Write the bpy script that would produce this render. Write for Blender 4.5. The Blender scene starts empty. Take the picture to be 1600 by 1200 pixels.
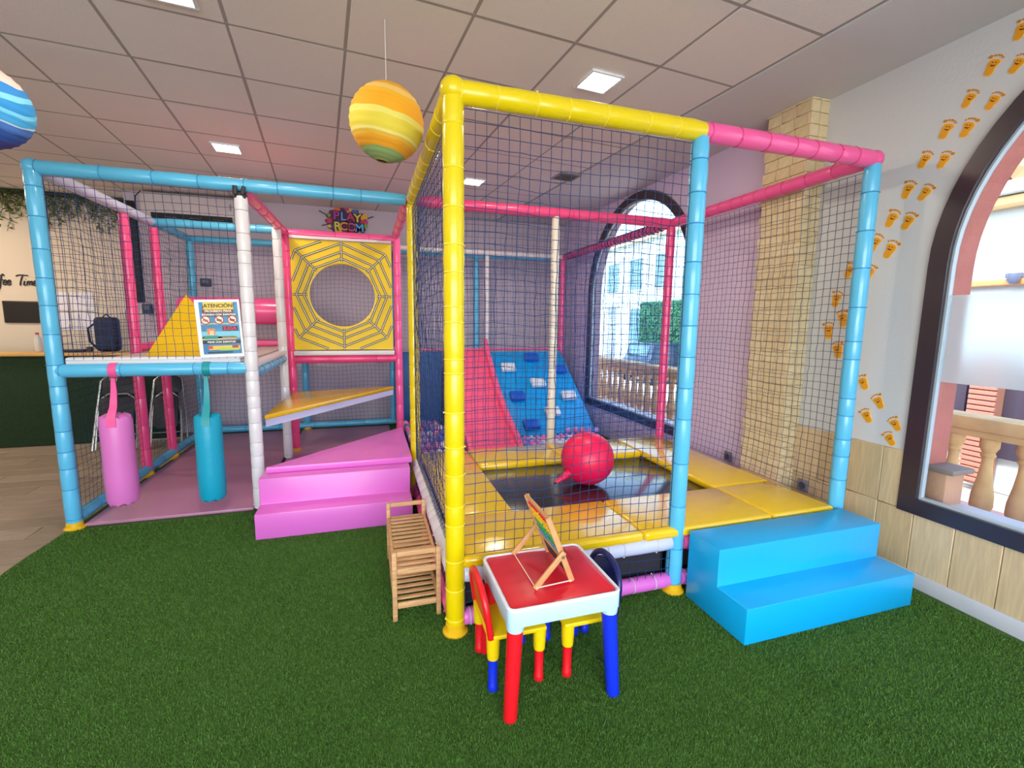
import bpy, bmesh, math, random
import numpy as np
from mathutils import Vector, Matrix, Euler
random.seed(7); rng = np.random.default_rng(7)
PI = math.pi
scn = bpy.context.scene
C = scn.collection
T = 2.447; X0, X1, X2, XL, XW = .3697, 1.6103, 2.80, -2.0227, -.8393
Y0, Y1, YE, YW, YK = 2.0408, 3.8909, 6.40, 5.561, 6.65
XR = 3.0; ZC = 3.0

# ------------------------------------------------------------------ camera
cam = bpy.data.objects.new('camera', bpy.data.cameras.new('camera')); C.objects.link(cam)
R_ = [[0.95421, 0.29778, 0.0285], [-0.29889, 0.94516, 0.13165], [0.01227, -0.13414, 0.99089]]
right = [R_[i][0] for i in range(3)]; fwd = [R_[i][1] for i in range(3)]; up = [R_[i][2] for i in range(3)]
M = Matrix(((right[0], up[0], -fwd[0], 0), (right[1], up[1], -fwd[1], 0), (right[2], up[2], -fwd[2], 1.5), (0, 0, 0, 1)))
cam.matrix_world = M
cam.data.sensor_width = 36; cam.data.lens = 718.42 / 1600 * 36; cam.data.clip_start = .02; cam.data.clip_end = 300
scn.camera = cam
# ------------------------------------------------------------------ view, sky, sun, big lights
scn.view_settings.view_transform = 'Standard'; scn.view_settings.look = 'None'
scn.view_settings.gamma = 1; scn.view_settings.use_curve_mapping = False
scn.view_settings.exposure = 0.2
w = bpy.data.worlds.new('sky'); scn.world = w; w.use_nodes = True
nt = w.node_tree; nt.nodes.clear()
sk = nt.nodes.new('ShaderNodeTexSky'); sk.sky_type = 'NISHITA'; sk.sun_disc = False
sk.sun_elevation = math.radians(48); sk.sun_rotation = math.radians(260); sk.dust_density = 2.5
bg = nt.nodes.new('ShaderNodeBackground'); bg.inputs[1].default_value = .85
wo = nt.nodes.new('ShaderNodeOutputWorld')
nt.links.new(sk.outputs[0], bg.inputs[0]); nt.links.new(bg.outputs[0], wo.inputs[0])
sun = bpy.data.objects.new('sun', bpy.data.lights.new('sun', 'SUN')); C.objects.link(sun)
sun.data.energy = 2.4; sun.data.angle = .01; sun.data.color = (1, .95, .86)
sun.rotation_euler = Vector((.8, .12, -1.0)).to_track_quat('-Z', 'Y').to_euler()
def area(name, loc, rot, sx, sy, e, col):
    l = bpy.data.objects.new(name, bpy.data.lights.new(name, 'AREA')); C.objects.link(l)
    l.data.shape = 'RECTANGLE'; l.data.size = sx; l.data.size_y = sy; l.data.energy = e; l.data.color = col
    l.location = loc; l.rotation_euler = rot; return l
# area light added for interior fill, as daylight from an assumed, unseen shop front
area('shopfront_fill_light', (-.6, -3.0, 1.55), (PI/2, 0, 0), 5.4, 2.3, 230, (.93, .96, 1))

# ------------------------------------------------------------------ materials
def lin(c):
    c = [x / 255 for x in c]
    return tuple(x / 12.92 if x <= .04045 else ((x + .055) / 1.055) ** 2.4 for x in c) + (1,)
MC = {}
def mat(name, rgb, rough=.5, metal=0, bump=0, bscale=20, var=0, vscale=6, coat=0, emit=0, spec=.5, stretch=None, coord='Object'):
    if name in MC: return MC[name]
    m = bpy.data.materials.new(name); m.use_nodes = True; n = m.node_tree.nodes; l = m.node_tree.links
    b = n['Principled BSDF']; b.inputs['Base Color'].default_value = lin(rgb)
    b.inputs['Roughness'].default_value = rough; b.inputs['Metallic'].default_value = metal
    b.inputs['Coat Weight'].default_value = coat; b.inputs['Coat Roughness'].default_value = .12
    b.inputs['Specular IOR Level'].default_value = spec
    if emit: b.inputs['Emission Color'].default_value = lin(rgb); b.inputs['Emission Strength'].default_value = emit
    if bump or var:
        tc = n.new('ShaderNodeTexCoord'); mp = n.new('ShaderNodeMapping'); l.new(tc.outputs[coord], mp.inputs[0])
        if stretch: mp.inputs['Scale'].default_value = stretch
    if var:
        nz = n.new('ShaderNodeTexNoise'); nz.inputs['Scale'].default_value = vscale; nz.inputs['Detail'].default_value = 5
        l.new(mp.outputs[0], nz.inputs[0]); r = n.new('ShaderNodeValToRGB')
        c = lin(rgb)
        r.color_ramp.elements[0].position = .3; r.color_ramp.elements[1].position = .7
        r.color_ramp.elements[0].color = tuple(x * (1 - var) for x in c[:3]) + (1,)
        r.color_ramp.elements[1].color = tuple(min(1, x * (1 + var)) for x in c[:3]) + (1,)
        l.new(nz.outputs[0], r.inputs[0]); l.new(r.outputs[0], b.inputs['Base Color'])
    if bump:
        nb = n.new('ShaderNodeTexNoise'); nb.inputs['Scale'].default_value = bscale; nb.inputs['Detail'].default_value = 4
        l.new(mp.outputs[0], nb.inputs[0]); bp = n.new('ShaderNodeBump'); bp.inputs['Strength'].default_value = bump
        bp.inputs['Distance'].default_value = .01
        l.new(nb.outputs[0], bp.inputs['Height']); l.new(bp.outputs[0], b.inputs['Normal'])
    MC[name] = m; return m
vin = dict(rough=.28, bump=.18, bscale=14, coat=.25)
LB = mat('vinyl_light_blue', (92, 190, 232), **vin); YE_ = mat('vinyl_yellow', (236, 208, 6), **vin)
PK = mat('vinyl_pink', (246, 92, 158), **vin); WH = mat('vinyl_white', (228, 224, 228), **vin)
HP = mat('vinyl_hot_pink', (246, 78, 140), **vin); LV = mat('vinyl_pale_lavender', (200, 204, 235), **vin)
OR_ = mat('vinyl_orchid', (226, 112, 205), rough=.33, bump=.12, bscale=9, coat=.15)
CY = mat('vinyl_cyan', (10, 172, 232), rough=.34, bump=.08, bscale=8, coat=.15)
PADY = mat('vinyl_pad_yellow', (240, 196, 20), rough=.18, bump=.45, bscale=7, coat=.8, stretch=(1, 2.2, 1))
TEAL = mat('vinyl_teal', (22, 166, 200), rough=.35, bump=.3, bscale=16)
LBT = mat('tie_blue', (60, 150, 205), .45); YT = mat('tie_yellow', (250, 226, 60), .4); PT = mat('tie_pink', (225, 70, 130), .45); WT = mat('tie_white', (205, 200, 205), .45)
TIE = {LB: LBT, YE_: YT, PK: PT, HP: PT, WH: WT, LV: WT}
CORD = mat('net_cord_navy', (18, 52, 108), .7)
BLK = mat('black', (18, 18, 20), .5); MATB = mat('trampoline_black', (34, 35, 40), .22, bump=.03, bscale=120, coat=.8)
WOOD = mat('bamboo', (205, 158, 108), .45, bump=.1, bscale=30, var=.2, vscale=9, stretch=(1, 8, 8))
STEEL = mat('steel', (190, 190, 188), .3, metal=.9)
WHT = mat('white_plastic', (226, 232, 238), .35); PALE = mat('pale_blue_plastic', (190, 222, 240), .35)
RED = mat('red_plastic', (226, 22, 34), .35); BLU = mat('blue_plastic', (20, 50, 215), .35); YEL = mat('yellow_plastic', (240, 205, 10), .38)
NAVY = mat('navy_plastic', (22, 28, 88), .3)

# ------------------------------------------------------------------ builders
WL = {}
class B:
    def __init__(s): s.bm = bmesh.new()
    def box(s, c, d, bev=0, rot=None, seg=2):
        r = bmesh.ops.create_cube(s.bm, size=1.0); vs = r['verts']
        for v in vs: v.co = Vector((v.co.x * d[0], v.co.y * d[1], v.co.z * d[2]))
        if bev:
            es = list({e for v in vs for e in v.link_edges})
            rr = bmesh.ops.bevel(s.bm, geom=es, offset=bev, segments=seg, profile=.5, affect='EDGES')
            vs = list({v for f in rr['faces'] for v in f.verts} | {v for v in vs if v.is_valid})
        m = Matrix.Translation(c)
        if rot: m = m @ Euler(rot).to_matrix().to_4x4()
        for v in vs: v.co = m @ v.co
        return s
    def lathe(s, prof, p0=(0, 0, 0), ax=(0, 0, 1), seg=20, cap=True):
        q = Vector(ax).to_track_quat('Z', 'Y'); p0 = Vector(p0); rings = []
        for r, z in prof:
            rings.append([s.bm.verts.new(p0 + q @ Vector((r * math.cos(2*PI*k/seg), r * math.sin(2*PI*k/seg), z))) for k in range(seg)])
        for a, b in zip(rings, rings[1:]):
            for k in range(seg): s.bm.faces.new((a[k], a[(k+1) % seg], b[(k+1) % seg], b[k]))
        if cap:
            s.bm.faces.new(rings[0][::-1]); s.bm.faces.new(rings[-1])
        return s
    def cyl(s, a, b, r, r2=None, seg=16):
        a, b = Vector(a), Vector(b); d = b - a
        return s.lathe([(r, 0), (r if r2 is None else r2, d.length)], a, d, seg)
    def tube(s, pts, r, seg=8, closed=False):
        pts = [Vector(p) for p in pts]; n = len(pts); rings = []; u = None
        for i, p in enumerate(pts):
            if closed: d = pts[(i+1) % n] - pts[i-1]
            else: d = pts[min(i+1, n-1)] - pts[max(i-1, 0)]
            d.normalize()
            if u is None: u = d.orthogonal().normalized()
            u = (u - d * u.dot(d)).normalized(); v = d.cross(u)
            rings.append([s.bm.verts.new(p + (u * math.cos(2*PI*k/seg) + v * math.sin(2*PI*k/seg)) * r) for k in range(seg)])
        m = n if closed else n - 1
        for i in range(m):
            a, b = rings[i], rings[(i+1) % n]
            for k in range(seg): s.bm.faces.new((a[k], a[(k+1) % seg], b[(k+1) % seg], b[k]))
        if not closed: s.bm.faces.new(rings[0][::-1]); s.bm.faces.new(rings[-1])
        return s
    def prism(s, poly, axis, a, b, bev=0):
        """poly: 2-D points; axis 'x': points are (y,z); 'y': (x,z); 'z': (x,y)"""
        def P(p, t): return {'x': (t, p[0], p[1]), 'y': (p[0], t, p[1]), 'z': (p[0], p[1], t)}[axis]
        va = [s.bm.verts.new(P(p, a)) for p in poly]; vb = [s.bm.verts.new(P(p, b)) for p in poly]; n = len(poly)
        fs = [s.bm.faces.new(va), s.bm.faces.new(vb[::-1])]
        for i in range(n): fs.append(s.bm.faces.new((va[i], vb[i], vb[(i+1) % n], va[(i+1) % n])))
        bmesh.ops.recalc_face_normals(s.bm, faces=fs)
        if bev:
            es = list({e for f in fs for e in f.edges})
            bmesh.ops.bevel(s.bm, geom=es, offset=bev, segments=2, profile=.5, affect='EDGES')
        return s
    def sphere(s, c, r, sc=(1, 1, 1), u=20, v=12):
        rr = bmesh.ops.create_uvsphere(s.bm, u_segments=u, v_segments=v, radius=r)
        for q in rr['verts']: q.co = Vector((q.co.x * sc[0] + c[0], q.co.y * sc[1] + c[1], q.co.z * sc[2] + c[2]))
        return s
    def mesh(s, name, m):
        bmesh.ops.recalc_face_normals(s.bm, faces=s.bm.faces[:])
        me = bpy.data.meshes.new(name); s.bm.to_mesh(me); s.bm.free()
        me.materials.append(m)
        for p in me.polygons: p.use_smooth = True
        me.set_sharp_from_angle(angle=math.radians(38))
        return me
    def build(s, name, m, parent=None, loc=None, local=False):
        """verts are world coordinates unless local; the object's origin goes to loc (or its parent's origin)"""
        pw = WL.get(parent, Vector((0, 0, 0))) if parent else Vector((0, 0, 0))
        if local: return link(name, s.mesh(name, m), parent, loc or (0, 0, 0))
        o = Vector(loc) if loc else pw
        for v in s.bm.verts: v.co -= o
        ob = link(name, s.mesh(name, m), parent, o - pw); WL[ob] = o.copy(); return ob
def link(name, data, parent=None, loc=(0, 0, 0), rot=None):
    o = bpy.data.objects.new(name, data); C.objects.link(o); o.parent = parent; o.location = loc
    if rot: o.rotation_euler = rot
    return o
def thing(name, label, cat, loc=(0, 0, 0), rotz=0, group=None):
    o = link(name, None, None, loc); o.rotation_euler = (0, 0, rotz); o.empty_display_size = .05
    WL[o] = Vector(loc); return tag(o, label, cat, group)
def tag(o, label, cat, group=None):
    o['label'] = label; o['category'] = cat
    if group: o['group'] = group
    return o
def struct(o): o['kind'] = 'structure'; return o
def copy_tree(o, parent=None):
    c = o.copy(); C.objects.link(c); c.parent = parent
    for ch in list(o.children): copy_tree(ch, c)
    return c
def text(name, body, size, m, parent, loc, rot, ext=.002, sx=1, bold=.0):
    cu = bpy.data.curves.new(name, 'FONT'); cu.body = body; cu.size = size; cu.extrude = ext; cu.align_x = 'CENTER'; cu.align_y = 'CENTER'; cu.offset = bold
    t = bpy.data.objects.new('text', cu); C.objects.link(t); bpy.context.view_layer.update()
    me = bpy.data.meshes.new_from_object(t.evaluated_get(bpy.context.evaluated_depsgraph_get())); me.name = name
    bpy.data.objects.remove(t); me.materials.clear(); me.materials.append(m)
    pw = WL.get(parent, Vector((0, 0, 0))) if parent else Vector((0, 0, 0))
    o = link(name, me, parent, Vector(loc) - pw, rot); o.scale = (sx, 1, 1); return o
def net(name, parent, O, U, V, cell=.05, bulge=0, r=.0018, jit=.004, m=None, sag=0):
    """a knotted square net: cords of three-sided section, bulging along the normal"""
    O, U, V = map(np.array, (O, U, V)); N = np.cross(U, V); N = N / np.linalg.norm(N)
    nu = max(2, round(np.linalg.norm(U) / cell)); nv = max(2, round(np.linalg.norm(V) / cell))
    i = np.arange(nu+1)[:, None, None] / nu; j = np.arange(nv+1)[None, :, None] / nv
    ph = rng.uniform(0, 6, 4)
    e = np.minimum(1, 6*np.minimum(i, 1-i)) * np.minimum(1, 6*np.minimum(j, 1-j))
    wob = bulge * np.sin(PI*i)**.6 * np.sin(PI*j)**.6 + e*.012*np.sin(7*i+ph[0])*np.cos(5*j+ph[1])
    uu = U/np.linalg.norm(U); vv = V/np.linalg.norm(V)
    G = O + U*i + V*j + N*wob + rng.normal(0, 1, (nu+1, nv+1, 3))*jit*e*.6
    G = G + vv*(-sag*np.sin(PI*i)*(1-j)*0 - sag*np.sin(PI*i)*np.sin(PI*j)) + vv*e*.008*np.sin(9*i+ph[2]) + uu*e*.008*np.sin(8*j+ph[3])
    vs, fs = [], []; base = 0
    def line(P, a, b):
        nonlocal base
        n = len(P); offs = [a*math.cos(t)*r + b*math.sin(t)*r for t in (0, 2*PI/3, 4*PI/3)]
        vs.append((P[:, None, :] + np.array(offs)[None]).reshape(-1, 3))
        k = np.arange(n-1)[:, None]*3; q = np.array([[0, 1, 4, 3], [1, 2, 5, 4], [2, 0, 3, 5]])
        fs.append((base + k[:, :, None] + q[None]).reshape(-1, 4)); base += n*3
    for a in range(nu+1): line(G[a], uu, N)
    for b in range(nv+1): line(G[:, b], vv, N)
    vs = np.concatenate(vs); fs = np.concatenate(fs)
    pw = np.array(WL.get(parent, Vector((0, 0, 0)))); vs = vs - pw
    me = bpy.data.meshes.new(name); me.from_pydata(vs.tolist(), [], fs.tolist()); me.materials.append(m or CORD)
    for p in me.polygons: p.use_smooth = True
    return link(name, me, parent)
TORUS = None
def tie_mesh(m):
    k = 'tie_' + m.name
    if k not in bpy.data.meshes:
        b = B(); pts = [(math.cos(2*PI*i/18), math.sin(2*PI*i/18), 0) for i in range(18)]
        b.tube(pts, .075, 5, closed=True)
        b.box((1.05, 0, 0), (.2, .16, .14))
        b.mesh(k, m).name = k
    return bpy.data.meshes[k]
def sleeve(name, parent, a, b, m, r=.044, gap=.17, ties=True, jitter=.35, tie_r=.93):
    """foam-padded tube from a to b, pinched at each cable tie"""
    a, b = Vector(a), Vector(b); d = b - a; L = d.length; z = .03; zs = []
    while z < L - .03: zs.append(z); z += gap * random.uniform(1-jitter, 1+jitter)
    prof = [(r*.9, 0)]
    for i, t in enumerate(zs):
        prof += [(r*.985, max(.004, t-.012)), (r*tie_r, t), (r*.985, t+.012)]
        nx = zs[i+1] if i+1 < len(zs) else L
        if nx - t > .08: prof.append((r*random.uniform(1.0, 1.035), (t+nx)/2))
    prof.append((r*.9, L))
    pr = [prof[0]]
    for p in prof[1:]:
        if p[1] > pr[-1][1] + .001: pr.append(p)
    q = d.to_track_quat('Z', 'Y')
    me = B().lathe(pr, seg=18).mesh(name, m)
    o = link(name, me, parent, a - WL[parent]); o.rotation_mode = 'QUATERNION'; o.rotation_quaternion = q @ Euler((0, 0, random.uniform(0, 6))).to_quaternion()
    if ties:
        tm = tie_mesh(TIE.get(m, WT))
        for t in zs:
            c = link('cable_tie', tm, o, (0, 0, t)); c.scale = (r*.965, r*.965, r*.965); c.rotation_euler = (0, 0, random.uniform(0, 6))
    return o

# ================================================================== THE ROOM
# --- floor: wood planks on the left, artificial turf on the right
fl = struct(B().box((-1.9, 2.2, -.06), (10.8, 10.8, .08)).build('floor', mat('screed', (96, 88, 80), .8)))
pm = [mat('plank_%s' % k, c, .42, bump=.12, bscale=25, var=.16, vscale=5, stretch=(1, 10, 1)) for k, c in (('a', (158, 140, 122)), ('b', (149, 132, 114)), ('c', (165, 148, 130)))]
pme = []
for m in pm: pme.append(B().box((0, 0, 0), (1.196, .196, .018), .003, seg=1).mesh('plank', m))
for iy in range(51):
    y = -2.5 + .2*iy; off = (.37*iy) % 1.2
    for ix in range(6):
        x = -2.1 - .6 + off - 1.2*ix
        if x - .6 > -1.95 or x < -7.2: continue
        link('plank', random.choice(pme), fl, (x, y, -.011))
TURF = mat('turf_backing', (60, 94, 36), .95, bump=.3, bscale=90, var=.25, vscale=60)
edge = [(-2.04, 3.87), (-2.055, 3.7), (-2.075, 3.5), (-2.075, 3.3), (-2.05, 3.05), (-2.05, 2.0), (-2.05, -2.5), (2.98, -2.5), (2.98, 6.88), (-2.0, 6.88)]
turf = struct(B().prism(edge, 'z', -.03, .004).build('turf_floor', TURF))
# blades of the pile: one object nobody could count
def pile():
    n = 850000
    rad = .55 + 4.6*rng.random(n)**1.25; th = rng.uniform(-.95, 1.05, n) + .02
    # fan in front of the camera, denser near it
    ang = PI/2 - .305 - th; x = rad*np.cos(ang); y = rad*np.sin(ang)
    k = (x > -2.06) & (x < 2.94) & (y > .0) & (y < 3.85)
    k &= ~((x > X0+.1) & (y > Y0+.1)); k &= ~((x > XW-1.25) & (x < .28) & (y > 3.36) & (x > -.74)); k &= ~((x > 1.66) & (x < 2.75) & (y > 1.57))
    x, y, rad = x[k], y[k], rad[k]; n = len(x)
    h = rng.uniform(.007, .014, n); wd = .0008 + .00055*rad; a = rng.uniform(0, 2*PI, n); ln = rng.uniform(0, .010, n); la = rng.uniform(0, 2*PI, n)
    p = np.zeros((n, 3, 3)); ca, sa = np.cos(a)*wd, np.sin(a)*wd
    p[:, 0] = np.stack([x-ca, y-sa, np.full(n, .003)], 1); p[:, 1] = np.stack([x+ca, y+sa, np.full(n, .003)], 1)
    p[:, 2] = np.stack([x+np.cos(la)*ln, y+np.sin(la)*ln, .003+h], 1)
    me = bpy.data.meshes.new('turf_grass'); me.vertices.add(n*3); me.vertices.foreach_set('co', p.reshape(-1))
    me.loops.add(n*3); me.loops.foreach_set('vertex_index', np.arange(n*3, dtype=np.int32))
    me.polygons.add(n); me.polygons.foreach_set('loop_start', np.arange(0, n*3, 3, dtype=np.int32))
    me.update(); me.validate()
    m = mat('turf_blades', (80, 122, 44), .6, var=.35, vscale=140, spec=.25); me.materials.append(m)
    o = link('turf_grass', me); o['kind'] = 'stuff'; tag(o, 'short green artificial grass pile covering the playroom floor', 'artificial grass')
pile()
# --- ceiling: slab, suspended tiles, grid bars, plaster margin
CT = mat('ceiling_tile_white', (228, 220, 214), .9, bump=.4, bscale=160)
PL = mat('plaster_white', (206, 204, 204), .9, bump=.05, bscale=60)
ceil = struct(B().box((-1.9, 2.2, 3.16), (10.8, 10.8, .16)).build('ceiling', PL))
ca_ = math.radians(5.0); ux = np.array([math.cos(ca_), math.sin(ca_)]); uy = np.array([-math.sin(ca_), math.cos(ca_)])
o0 = np.array([-.695, 3.493]); s_ = .575
tme = B().box((0, 0, 0), (s_-.010, s_-.010, .016), .004, seg=1).mesh('ceiling_tile', CT)
holes = [(1.43, 2.81), (-1.14, 4.89), (1.14, 5.11), (-.84, 2.70), (-5.1, 4.7), (-3.1, .3), (-4.6, 6.2)]  # last three are out of view; the coffee-corner ones are added to brighten it
for i in range(-13, 7):
    for j in range(-11, 8):
        c = o0 + ux*(i+.5)*s_ + uy*(j+.5)*s_
        if i > 4 or c[1] > 7.3 or c[0] < -7.1 or c[1] < -2.6: continue
        t = link('ceiling_tile', tme, ceil, (c[0], c[1], ZC+.008 + random.uniform(0, .003)), (0, 0, ca_))
GB = mat('grid_bar_grey', (158, 150, 145), .6)
for i in range(-13, 7):
    p = o0 + ux*i*s_
    if i > 5: continue
    a = p + uy*(-11)*s_; b = p + uy*6.9*s_
    L = np.linalg.norm(b-a); c = (a+b)/2
    link('grid_bar', B().box((0, 0, 0), (.02, L, .012), 0).mesh('grid_bar', GB), ceil, (c[0], c[1], ZC+.008), (0, 0, ca_))
for j in range(-10, 8):
    a = o0 + uy*j*s_ + ux*(-11)*s_; b = o0 + uy*j*s_ + ux*5.02*s_
    L = np.linalg.norm(b-a); c = (a+b)/2
    link('grid_bar', B().box((0, 0, 0), (L, .02, .012), 0).mesh('grid_bar', GB), ceil, (c[0], c[1], ZC+.007), (0, 0, ca_))
# plaster margin along the right wall
struct(B().prism([tuple(o0+ux*5.03*s_-uy*5.9), tuple(o0+ux*5.03*s_+uy*3.25), (3.05, 6.95), (3.05, -2.6)], 'z', ZC-.004, ZC+.09).build('trim_1', PL))
# --- right wall with two arched openings
W1 = dict(c=.63, sp=1.825, r=1.17, zb=.434); W2 = dict(c=4.83, sp=1.86, r=1.11, zb=.36)
def arch_top(W, y): return W['sp'] + math.sqrt(max(0, W['r']**2 - (y-W['c'])**2))
GW = mat('wall_pale_grey', (206, 208, 210), .85, bump=.12, bscale=45)
LW = mat('wall_white_lilac_light', (224, 206, 234), .85, bump=.12, bscale=45)  # white wall; the lavender cast of the light is put into its colour
TC = mat('terracotta_render', (190, 112, 100), .9, bump=.3, bscale=30, var=.1)
def wall_strips(ya, yb, W, x0, x1, H=3.12):
    b = B(); ys = [ya, yb]
    if W:
        l, r = W['c']-W['r'], W['c']+W['r']
        ys += [l, r] + [W['c'] + W['r']*math.cos(PI*k/40) for k in range(41)]
    ys = sorted({round(y, 5) for y in ys if ya - 1e-6 <= y <= yb + 1e-6})
    for a, c in zip(ys, ys[1:]):
        mid = (a+c)/2
        if W and abs(mid - W['c']) < W['r']:
            b.box(((x0+x1)/2, mid, W['zb']/2), (x1-x0, c-a, W['zb']))
            b.prism([(a, arch_top(W, a)), (c, arch_top(W, c)), (c, H), (a, H)], 'x', x0, x1)
        else: b.box(((x0+x1)/2, mid, H/2), (x1-x0, c-a, H))
    return b
wr = struct(wall_strips(-2.6, 2.7, W1, XR, XR+.1).build('wall_right', GW))
wall_strips(2.7, 7.6, W2, XR, XR+.1).build('rear_wall_lilac_light', LW, wr)
wall_strips(-2.6, 2.7, dict(W1, r=1.125), XR+.1, XR+.27).build('outer_wall', TC, wr)
wall_strips(2.7, 7.6, W2, XR+.1, XR+.18).build('outer_wall', mat('mauve_render', (176, 150, 160), .9, bump=.2, bscale=30), wr)
# wainscot tiles
WT_ = [mat('wainscot_%d' % i, c, .45, bump=.1, bscale=14, var=.12, vscale=5, stretch=(1, 14, 1.2)) for i, c in enumerate(((206, 182, 142), (199, 175, 134), (211, 188, 150)))]
wt = [B().box((0, 0, 0), (.016, .197, .342), .003, seg=1).mesh('wall_tile', m) for m in WT_]
for k in range(25):
    y = 2.42 - .2*k
    for z in (.262, .607):
        if z > .43 and y < 1.9:
            continue
        link('wall_tile', random.choice(wt), wr, (XR-.008, y, z))
wtn = B().box((0, 0, 0), (.016, .115, .342), .003, seg=1).mesh('wall_tile', WT_[0]); link('wall_tile', wtn, wr, (XR-.008, 1.8615, .607))
struct(B().box((XR-.012, -.05, .046), (.024, 5.1, .092), .004).build('baseboard_right', mat('baseboard_white', (205, 206, 212), .4)))
# brick-clad pillar on the right wall
BR = [mat('pillar_brick_%d' % i, c, .8, bump=.25, bscale=60, var=.07, vscale=20) for i, c in enumerate(((222, 202, 160), (218, 197, 154), (225, 206, 165)))]
pil = B().box((2.93, 2.70, 1.53), (.15, .34, 3.06)).build('pillar', mat('pillar_joint', (212, 192, 152), .9), wr)
bl = [B().box((0, 0, 0), (.016, .115, .0735), .003, seg=1).mesh('brick', m) for m in BR]
bf = [B().box((0, 0, 0), (.075, .016, .0735), .003, seg=1).mesh('brick', m) for m in BR]
for k in range(40):
    z = .04 + .0765*k; o = .03 if k % 2 else -.03
    for q in range(3): link('brick', random.choice(bl), pil, (2.853+random.uniform(-.0006, .0006), 2.582+.118*q+o*.25, z))
    for q in range(2): link('brick', random.choice(bf), pil, (2.886+.079*q, 2.527+random.uniform(-.0006, .0006), z))
# windows
FR = mat('window_frame_dark', (52, 40, 48), .3, coat=.2)
GL = bpy.data.materials.new('window_glass'); GL.use_nodes = True
n = GL.node_tree.nodes; l = GL.node_tree.links; n.clear()
tr = n.new('ShaderNodeBsdfTransparent'); tr.inputs[0].default_value = (.93, .97, .98, 1); gl = n.new('ShaderNodeBsdfGlossy'); gl.inputs['Roughness'].default_value = .02
fz = n.new('ShaderNodeFresnel'); fz.inputs[0].default_value = 1.45; mx = n.new('ShaderNodeMixShader'); ou = n.new('ShaderNodeOutputMaterial')
gm = n.new('ShaderNodeNewGeometry'); mu = n.new('ShaderNodeMath'); mu.operation = 'SUBTRACT'; mu.use_clamp = True
l.new(fz.outputs[0], mu.inputs[0]); l.new(gm.outputs['Backfacing'], mu.inputs[1]); l.new(mu.outputs[0], mx.inputs[0]); l.new(tr.outputs[0], mx.inputs[1]); l.new(gl.outputs[0], mx.inputs[2]); l.new(mx.outputs[0], ou.inputs[0])
FZ = mat('frosted_film', (232, 246, 252), .55); FZ.node_tree.nodes['Principled BSDF'].inputs['Transmission Weight'].default_value = .7
FZ.node_tree.nodes['Principled BSDF'].inputs['IOR'].default_value = 1.08
def outline(W, d=0, n=36):
    r = W['r']-d; l, rr = W['c']-r, W['c']+r
    pts = [(rr, W['zb']+d)] + [(W['c']+r*math.cos(PI*k/n), W['sp']+r*math.sin(PI*k/n)) for k in range(n+1)] + [(l, W['zb']+d)]
    return pts
def ring(W, d0, d1, xa, xb):
    b = B(); p, q = outline(W, d0), outline(W, d1); N = len(p); vs = []
    for x in (xa, xb): vs.append([[b.bm.verts.new((x, a, z)) for a, z in pp] for pp in (p, q)])
    for i in range(N):
        j = (i+1) % N
        b.bm.faces.new((vs[0][0][i], vs[0][0][j], vs[0][1][j], vs[0][1][i])); b.bm.faces.new((vs[1][0][i], vs[1][0][j], vs[1][1][j], vs[1][1][i]))
        b.bm.faces.new((vs[0][1][i], vs[0][1][j], vs[1][1][j], vs[1][1][i])); b.bm.faces.new((vs[0][0][i], vs[0][0][j], vs[1][0][j], vs[1][0][i]))
    return b
for i, W in ((1, W1), (2, W2)):
    wn = struct(link('window_%d' % i, None, None, (XR, W['c'], W['zb']))); WL[wn] = Vector((XR, W['c'], W['zb']))
    ring(W, -.005, .085, XR-.025, XR+.05).build('window_frame', FR, wn)
    ring(W, .085, .096, XR, XR+.03).build('glazing_bead', mat('bead_grey', (176, 190, 200), .3), wn)
    pts = outline(W, .09); B().prism(pts, 'x', XR+.02, XR+.026).build('window_pane', GL, wn)
    B().box((XR+.17, W['c'], W['zb']+.03), (.2, 2*W['r']-.2, .05), .006).build('window_sill', mat('sill_white', (225, 225, 228), .5), wn)
    if i == 1:
        B().box((XR+.016, W['c'], 1.435), (.004, 2*W['r']-.19, .47)).build('frosted_film', FZ, wn)
        B().box((XR+.18, 1.70, .58), (.16, .10, .2), .012).build('stone_block', mat('stone_block', (214, 158, 128), .9, bump=.4, bscale=40), wn)
        B().box((XR+.18, 1.685, .69), (.19, .14, .03), .008).build('stone_cap', mat('stone_cap', (150, 132, 124), .9, bump=.3), wn)
# back, coffee-corner, left and front walls
BW = mat('wall_back_lilac_light', (206, 192, 204), .85, bump=.1, bscale=45)  # purple cast of the bounced light at the back is mixed into this colour
struct(B().box((.2, 6.98, 1.55), (5.9, .12, 3.1)).build('wall_back', BW))
CW = mat('wall_cream', (216, 200, 180), .85, bump=.1, bscale=45)
struct(B().box((-4.95, 7.46, 1.55), (4.6, .12, 3.1)).build('wall_far', CW))
struct(B().box((-7.25, 2.4, 1.55), (.12, 10.2, 3.1)).build('wall_left', CW))
b = B(); b.box((-5.4, -2.66, 1.55), (3.7, .12, 3.1)); b.box((2.6, -2.66, 1.55), (.9, .12, 3.1)); b.box((-.7, -2.66, 2.9), (5.8, .12, .4)); b.box((-.7, -2.66, .15), (5.8, .12, .3))
struct(b.build('wall_front', GW))

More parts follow.
